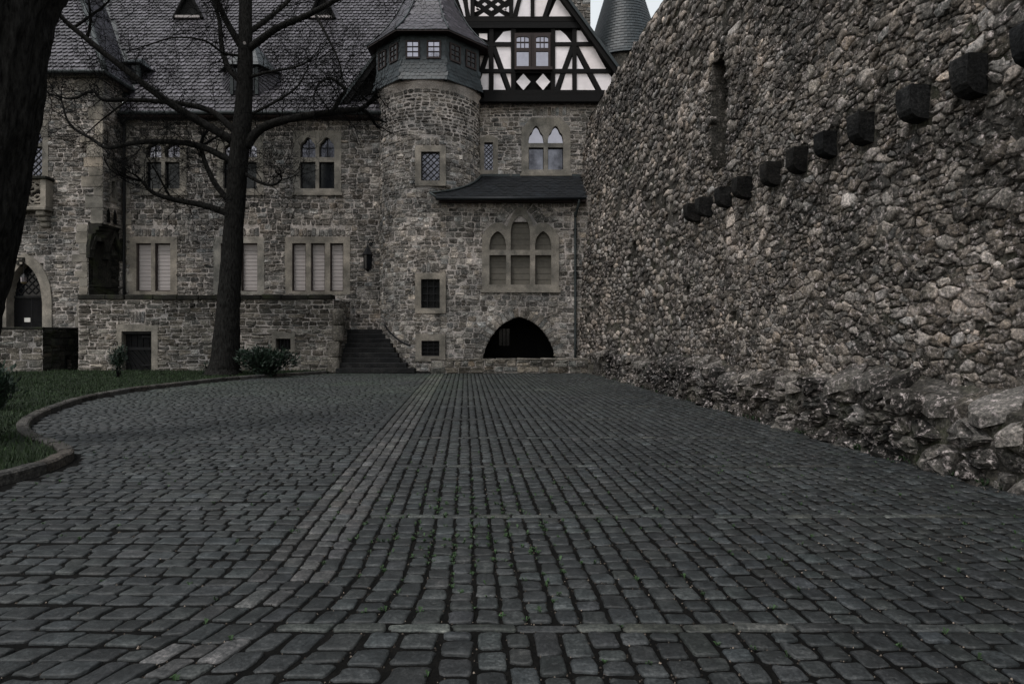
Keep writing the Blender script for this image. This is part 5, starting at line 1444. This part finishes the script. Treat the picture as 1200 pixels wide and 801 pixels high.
# ================================================================== trees
def twig_tree(starts, gen, batch, rscale=1.0):
    stack = [(np.array(p, float), np.array(d, float), l, r, 0) for p, d, l, r in starts]; cnt = 0
    while stack and cnt < gen:
        p, d, l, r, dep = stack.pop(); cnt += 1; d = d / (np.linalg.norm(d) + 1e-9)
        n = 6; pts = [p]; dirs = d.copy()
        for k in range(n):
            dirs = dirs + rng.normal(0, .2, 3) + np.array([0, 0, .06 - .02 * dep]); dirs /= np.linalg.norm(dirs); pts.append(pts[-1] + dirs * l / n)
            if dep < 3 and k >= 1 and rng.random() < (.85 if dep < 2 else .5):
                sd_ = dirs + rng.normal(0, .8, 3); stack.insert(0, (pts[-1].copy(), sd_, l * rng.uniform(.4, .7), r * (1 - k / n) * .55 + .0035, dep + 1))
        V, fa = tube(pts, np.linspace(r, max(.0045, r * .35), n + 1), 5 if r > .02 else 3, cap=False); batch.add(V, fa)
def px_path(pts, D, dz=0.0):
    """limb given by photo column/row and depth offset"""
    out = []
    for k, p in enumerate(pts):
        dd_ = D + (p[2] if len(p) > 2 else dz * k / max(1, len(pts) - 1)); out.append((PX(p[0], dd_), dd_, PZ(p[1], dd_)))
    return smooth_path(out, 5)
DT2 = 23.0
tree = thing('bare_tree', (PX(264, DT2), DT2, 0.05), 'tall leafless tree with dark spreading limbs in front of the hall', 'tree')
tk = smooth_path([(PX(x, DT2), DT2, PZ(y, DT2)) for x, y in ((262, 443), (263, 432), (264.5, 415), (267, 370), (271, 310), (275, 250), (279, 195), (283.5, 150), (287, 95), (287.5, 40), (288, -20), (290, -100), (296, -180), (300, -250))], 6)
rr = np.interp(np.arange(len(tk)), np.arange(0, len(tk), 6), np.array([24, 18, 15.5, 13.3, 11.6, 10.6, 10.6, 10.4, 8.6, 7.6, 7.0, 5.6, 4, 1.5]) / F * DT2)
V, fa = tube(tk, rr, 22, .025); tr_ = mesh_obj('trunk', V, fa, M['bark'], tree, smooth=True)
limbs = [
    (([(272, 252), (240, 241), (205, 234), (180, 226), (166, 212)]), 5.4, 2.0, -1.2), (([(270, 238), (252, 215), (241, 192), (235, 173)]), 4.4, 3.0, .4),
    (([(274, 190), (236, 172), (200, 166), (160, 167), (126, 173), (108, 163), (82, 146), (72, 118)]), 5.2, 1.2, .8), (([(278, 168), (232, 141), (192, 116), (150, 84), (102, 46), (72, 20), (56, -8)]), 6.6, 2.4, -1.6),
    (([(279, 158), (252, 133), (226, 124), (190, 119), (150, 117), (121, 117), (108, 107), (84, 116), (58, 110)]), 5.0, 1.2, 1.4), (([(289, 172), (303, 153), (325, 143), (360, 135.5), (395, 131), (422, 128)]), 7.0, 4.2, -1.0),
    (([(390, 131, -.85), (399, 114, -.9), (404, 105, -1), (388, 92, -1.1), (374, 98, -1.2), (369, 108, -1.3)]), 3.6, 1.0, 0), (([(290, 136), (325, 118), (348, 102), (360, 82)]), 2.4, .9, .8),
    (([(289, 60), (323, 34), (360, 18), (398, -2), (440, -25), (480, -60)]), 5.4, 2.0, -2.0), (([(370, 18, -1), (384, 44, -1.2), (397, 72, -1.3), (402, 95, -1.4)]), 2.2, .8, 0),
    (([(289, 40), (318, 19), (342, -3), (372, -40), (390, -90)]), 4.0, 1.4, 1.5), (([(286, 60), (268, 30), (256, 4), (245, -30), (225, -80)]), 5.4, 2.0, -1.2), (([(284, 98), (268, 80), (260, 55), (257, 25), (248, -5), (235, -40)]), 4.6, 2.0, 1.2),
    (([(288, 92), (312, 85), (345, 79), (362, 72)]), 2.6, .8, -1.5), (([(284, 202), (308, 215), (322, 216), (330, 210)]), 3.0, 1.2, -1.0), (([(286, 66), (262, 62), (240, 48), (205, 44), (170, 54)]), 2.2, .8, -2),
    (([(288, -40), (330, -80), (380, -110)]), 4.2, 1.5, 1), (([(288, -60), (250, -100), (200, -130)]), 4.2, 1.5, -1), (([(102, 46), (106, 25), (104, 0), (100, -30)]), 2.2, 1.0, -1.0), (([(86, 33), (110, 16), (124, 5), (140, -14)]), 2.2, 1.0, -1.5),
    (([(150, 117), (120, 140), (100, 158)]), 1.6, .6, 1.0), (([(200, 232), (185, 205), (176, 190)]), 1.8, .6, -1)]
starts = []
for pts, r0, r1, dz in limbs:
    P = px_path(pts, DT2, dz); R = np.linspace(r0, r1, len(P)) / F * DT2 * .78
    V, fa = tube(P, R, 9, .04); mesh_obj('limb', V, fa, M['bark'], tree, smooth=True)
    L_ = len(P)
    for k in range(3, L_):
        if rng.random() < .65 + .3 * k / L_:
            t = P[k] - P[k - 1]; t /= np.linalg.norm(t) + 1e-9; d = t * .5 + rng.normal(0, .65, 3) + np.array([0, 0, -.05])
            starts.append((P[k], d, rng.uniform(.8, 2.0), min(R[k] * .35, .02)))
    for k in range(3): starts.append((P[-1], (P[-1] - P[-2]) / (np.linalg.norm(P[-1] - P[-2]) + 1e-9) + rng.normal(0, .4, 3), rng.uniform(.8, 1.6), R[-1] * .8))
tb = Batch(); random.shuffle(starts); twig_tree(starts, 19000, tb)
tb.build('crown', M['twig'], tree, kind='stuff')
cv_, cf = tube([(PX(286.5, 22.65), 22.66, PZ(50.5, 22.65)), (PX(286.5, 22.6), 22.6, PZ(50.5, 22.6))], .055, 8); mesh_obj('sawn_knot', cv_, cf, M['blind'], tree)
# big leaning trunk at the left edge
DT1 = 8.4
tree1 = thing('leaning_tree', (PX(-62, DT1), DT1, 0.05), 'massive rough-barked trunk leaning into the left edge in the foreground', 'tree')
tk = smooth_path([(PX(x, DT1), DT1 + e, PZ(y, DT1)) for x, y, e in ((-100, 530, 0), (-94, 500, 0), (-84, 440, 0), (-66, 370, 0), (-46, 290, 0), (-27, 190, 0), (-8, 90, 0), (9, 0, 0), (45, -90, .2), (70, -220, .5), (90, -360, .8), (100, -470, 1.0))], 16)
rr = np.interp(np.arange(len(tk)), np.arange(0, len(tk), 16), np.array([85, 66, 54, 50, 48, 47, 45, 43, 41, 36, 30, 24]) / F * DT1)
n = 120; V, fa = tube(tk, rr, n)
ax = np.repeat(tk, n, axis=0); rad_ = V[:len(ax)] - ax; rl = np.linalg.norm(rad_, axis=1)
aa = np.tile(np.arange(n) * 2 * math.pi / n, len(tk)); hh = np.repeat(np.r_[0, np.cumsum(np.linalg.norm(np.diff(tk, axis=0), axis=1))], n)
cc = np.c_[np.cos(aa) * 2.6, np.sin(aa) * 2.6, hh * .9]
rdg = 1 - np.abs(vnoise(cc, 1.6, 21)) * 2; rdg2 = 1 - np.abs(vnoise(cc * np.array([1, 1, .8]), 3.4, 22)) * 2
V[:len(ax)] += rad_ / rl[:, None] * (.045 * rdg + .025 * rdg2 + .02 * vnoise(cc, .5, 23))[:, None]
mesh_obj('trunk', V, fa, M['bark'], tree1, smooth=True)
starts = []
for pts, r0, r1, dz in ((([(60, -120), (130, -200), (220, -260), (330, -330)]), 22, 7, 2.0), (([(40, -150), (-60, -260), (-150, -350)]), 20, 6, 1.0), (([(85, -300), (160, -420), (260, -520)]), 14, 4, -1), (([(90, -400), (60, -560), (40, -700)]), 16, 4, 1)):
    P = px_path(pts, DT1, dz); R = np.linspace(r0, r1, len(P)) / F * DT1; V, fa = tube(P, R, 12, .03); mesh_obj('limb', V, fa, M['bark'], tree1, smooth=True)
    for k in range(4, len(P)):
        if rng.random() < .8: starts.append((P[k], rng.normal(0, .7, 3) + np.array([0, 0, .4]), rng.uniform(.8, 1.8), R[k] * .35))
tb = Batch(); twig_tree(starts, 500, tb); tb.build('crown', M['twig'], tree1, kind='stuff')

# ================================================================== shrubs
def shrub(name, label, c, size, nleaf, ls, stems=14, upright=.3, up=0.0, group=None, dark=1.0):
    t = thing(name, c, label, 'shrub', group); b = Batch(); sb_ = Batch(); c = np.array(c, float); size = np.array(size, float)
    tips = []
    for k in range(stems):
        a_ = rng.uniform(0, 6.28); rr_ = math.sqrt(rng.random()); tip = c + np.array([math.cos(a_) * rr_ * size[0] * .85, math.sin(a_) * rr_ * size[1] * .85, size[2] * rng.uniform(.65, 1.0) * (1 - .35 * rr_ ** 2)])
        P = smooth_path([c + rng.normal(0, .04, 3) * (1, 1, 0), c * .5 + tip * .5 + np.array([0, 0, size[2] * .12]), tip], 4); V, fa = tube(P, np.linspace(.018, .005, len(P)), 4, cap=False); sb_.add(V, fa); tips.append(P)
    sb_.build('stems', M['twig'], t)
    for k in range(nleaf):
        P = tips[rng.integers(0, stems)]; f = up + (1 - up) * rng.random() ** .6; p = P[int(f * (len(P) - 1))] + rng.normal(0, .09, 3) * (size / size.max() + .3)
        p[2] = max(p[2], c[2] + .03)
        d = p - c; d = d / (np.linalg.norm(d) + 1e-6) + rng.normal(0, .6, 3) + np.array([0, 0, upright]); d /= np.linalg.norm(d); s2 = np.cross(d, rng.normal(0, 1, 3)); s2 /= np.linalg.norm(s2) + 1e-9; l = ls * rng.uniform(.6, 1.4)
        nn_ = np.cross(d, s2)
        b.add([p, p + d * l * .5 + s2 * l * .2 + nn_ * l * .06, p + d * l, p + d * l * .5 - s2 * l * .2 + nn_ * l * .06], [np.array([[0, 1, 2, 3]])], tuple(np.full(3, dark * rng.lognormal(0, .35))))
    b.build('foliage', M['leaf'], t, kind='stuff'); return t
shrub('evergreen_shrub', 'wide dark evergreen bush at the foot of the bare tree', (PX(311, 22.6), 22.6, .05), (1.6, .6, 1.05), 4200, .15, 44)
shrub('evergreen_shrub', 'small dark rose bush in front of the low black door', (PX(139, 21.6), 21.6, .05), (.42, .35, 1.15), 650, .11, 9, up=.3)
shrub('evergreen_shrub', 'spiky grey-green bush cut off by the left picture edge', (PX(-6, 12.4), 12.4, .05), (.55, .45, .95), 900, .12, 26, .9, dark=1.3)
shrub('evergreen_shrub', 'low clump of leaves on the left side of the bare tree trunk', (PX(249, 23.0), 23.0, .05), (.4, .3, .38), 380, .11, 9)

# ================================================================== lanterns
lt_ = thing('wall_lantern', (PX(431, 27.8), 27.8, PZ(316, 27.8)), 'black iron lantern on a bracket between blind-covered window and tower', 'lantern')
lx, ly, lz0 = PX(431, 27.8), 27.8, PZ(316.5, 27.8); lh = PZ(281, 27.8) - lz0
V, fa = revolve([(.02, lz0 - .06), (.1, lz0), (.16, lz0 + .03), (.17, lz0 + .06)], 6, (lx, ly)); mesh_obj('lantern_base', V, fa, M['dark_metal'], lt_)
V, fa = revolve([(.155, lz0 + .06), (.19, lz0 + lh * .5)], 6, (lx, ly)); mesh_obj('lantern_glass', V, fa, M['glass'], lt_)
lb = Batch()
for k in range(6):
    a_ = k * math.pi / 3; lb.add(*tube([(lx + .16 * math.sin(a_), ly - .16 * math.cos(a_), lz0 + .05), (lx + .195 * math.sin(a_), ly - .195 * math.cos(a_), lz0 + lh * .5)], .018, 4))
lb.build('lantern_frame', M['dark_metal'], lt_)
V, fa = revolve([(.23, lz0 + lh * .5 - .02), (.24, lz0 + lh * .5 + .02), (.13, lz0 + lh * .68), (.07, lz0 + lh * .74), (.05, lz0 + lh * .8), (.02, lz0 + lh * .84)], 6, (lx, ly)); mesh_obj('lantern_roof', V, fa, M['dark_metal'], lt_)
V, fa = tube(smooth_path([(lx, ly, lz0 + lh * .82), (lx + .02, ly, lz0 + lh * .95), (lx + .1, ly + .05, lz0 + lh * 1.02), (lx + .2, ly + .2, lz0 + lh * .98), (lx + .05, DH - .02, lz0 + lh * .9)], 5), .022, 6); mesh_obj('bracket', V, fa, M['dark_metal'], lt_)
V, fa = tube([(lx + .05, DH - .05, lz0 + lh * .9), (lx + .05, DH + .01, lz0 + lh * .9)], .09, 8); mesh_obj('wall_plate', V, fa, M['dark_metal'], lt_)
hl = thing('hanging_lantern', (PX(28, 26.75), 26.75, PZ(333, 26.75)), 'small brass lantern hanging inside the pointed doorway', 'lantern')
lx, ly, lz0 = PX(28, 26.75), 26.75, PZ(333, 26.75)
V, fa = revolve([(.02, lz0), (.1, lz0 + .05), (.12, lz0 + .1)], 8, (lx, ly)); mesh_obj('lantern_base', V, fa, M['bronze'], hl)
V, fa = revolve([(.11, lz0 + .1), (.12, lz0 + .3)], 8, (lx, ly)); mesh_obj('lantern_glass', V, fa, M['glass_sky'], hl)
V, fa = revolve([(.15, lz0 + .3), (.08, lz0 + .4), (.02, lz0 + .46)], 8, (lx, ly)); mesh_obj('lantern_roof', V, fa, M['dark_metal'], hl)
V, fa = tube([(lx, ly, lz0 + .45), (lx, ly, PZ(309, 26.75))], .012, 5); mesh_obj('chain', V, fa, M['dark_metal'], hl)
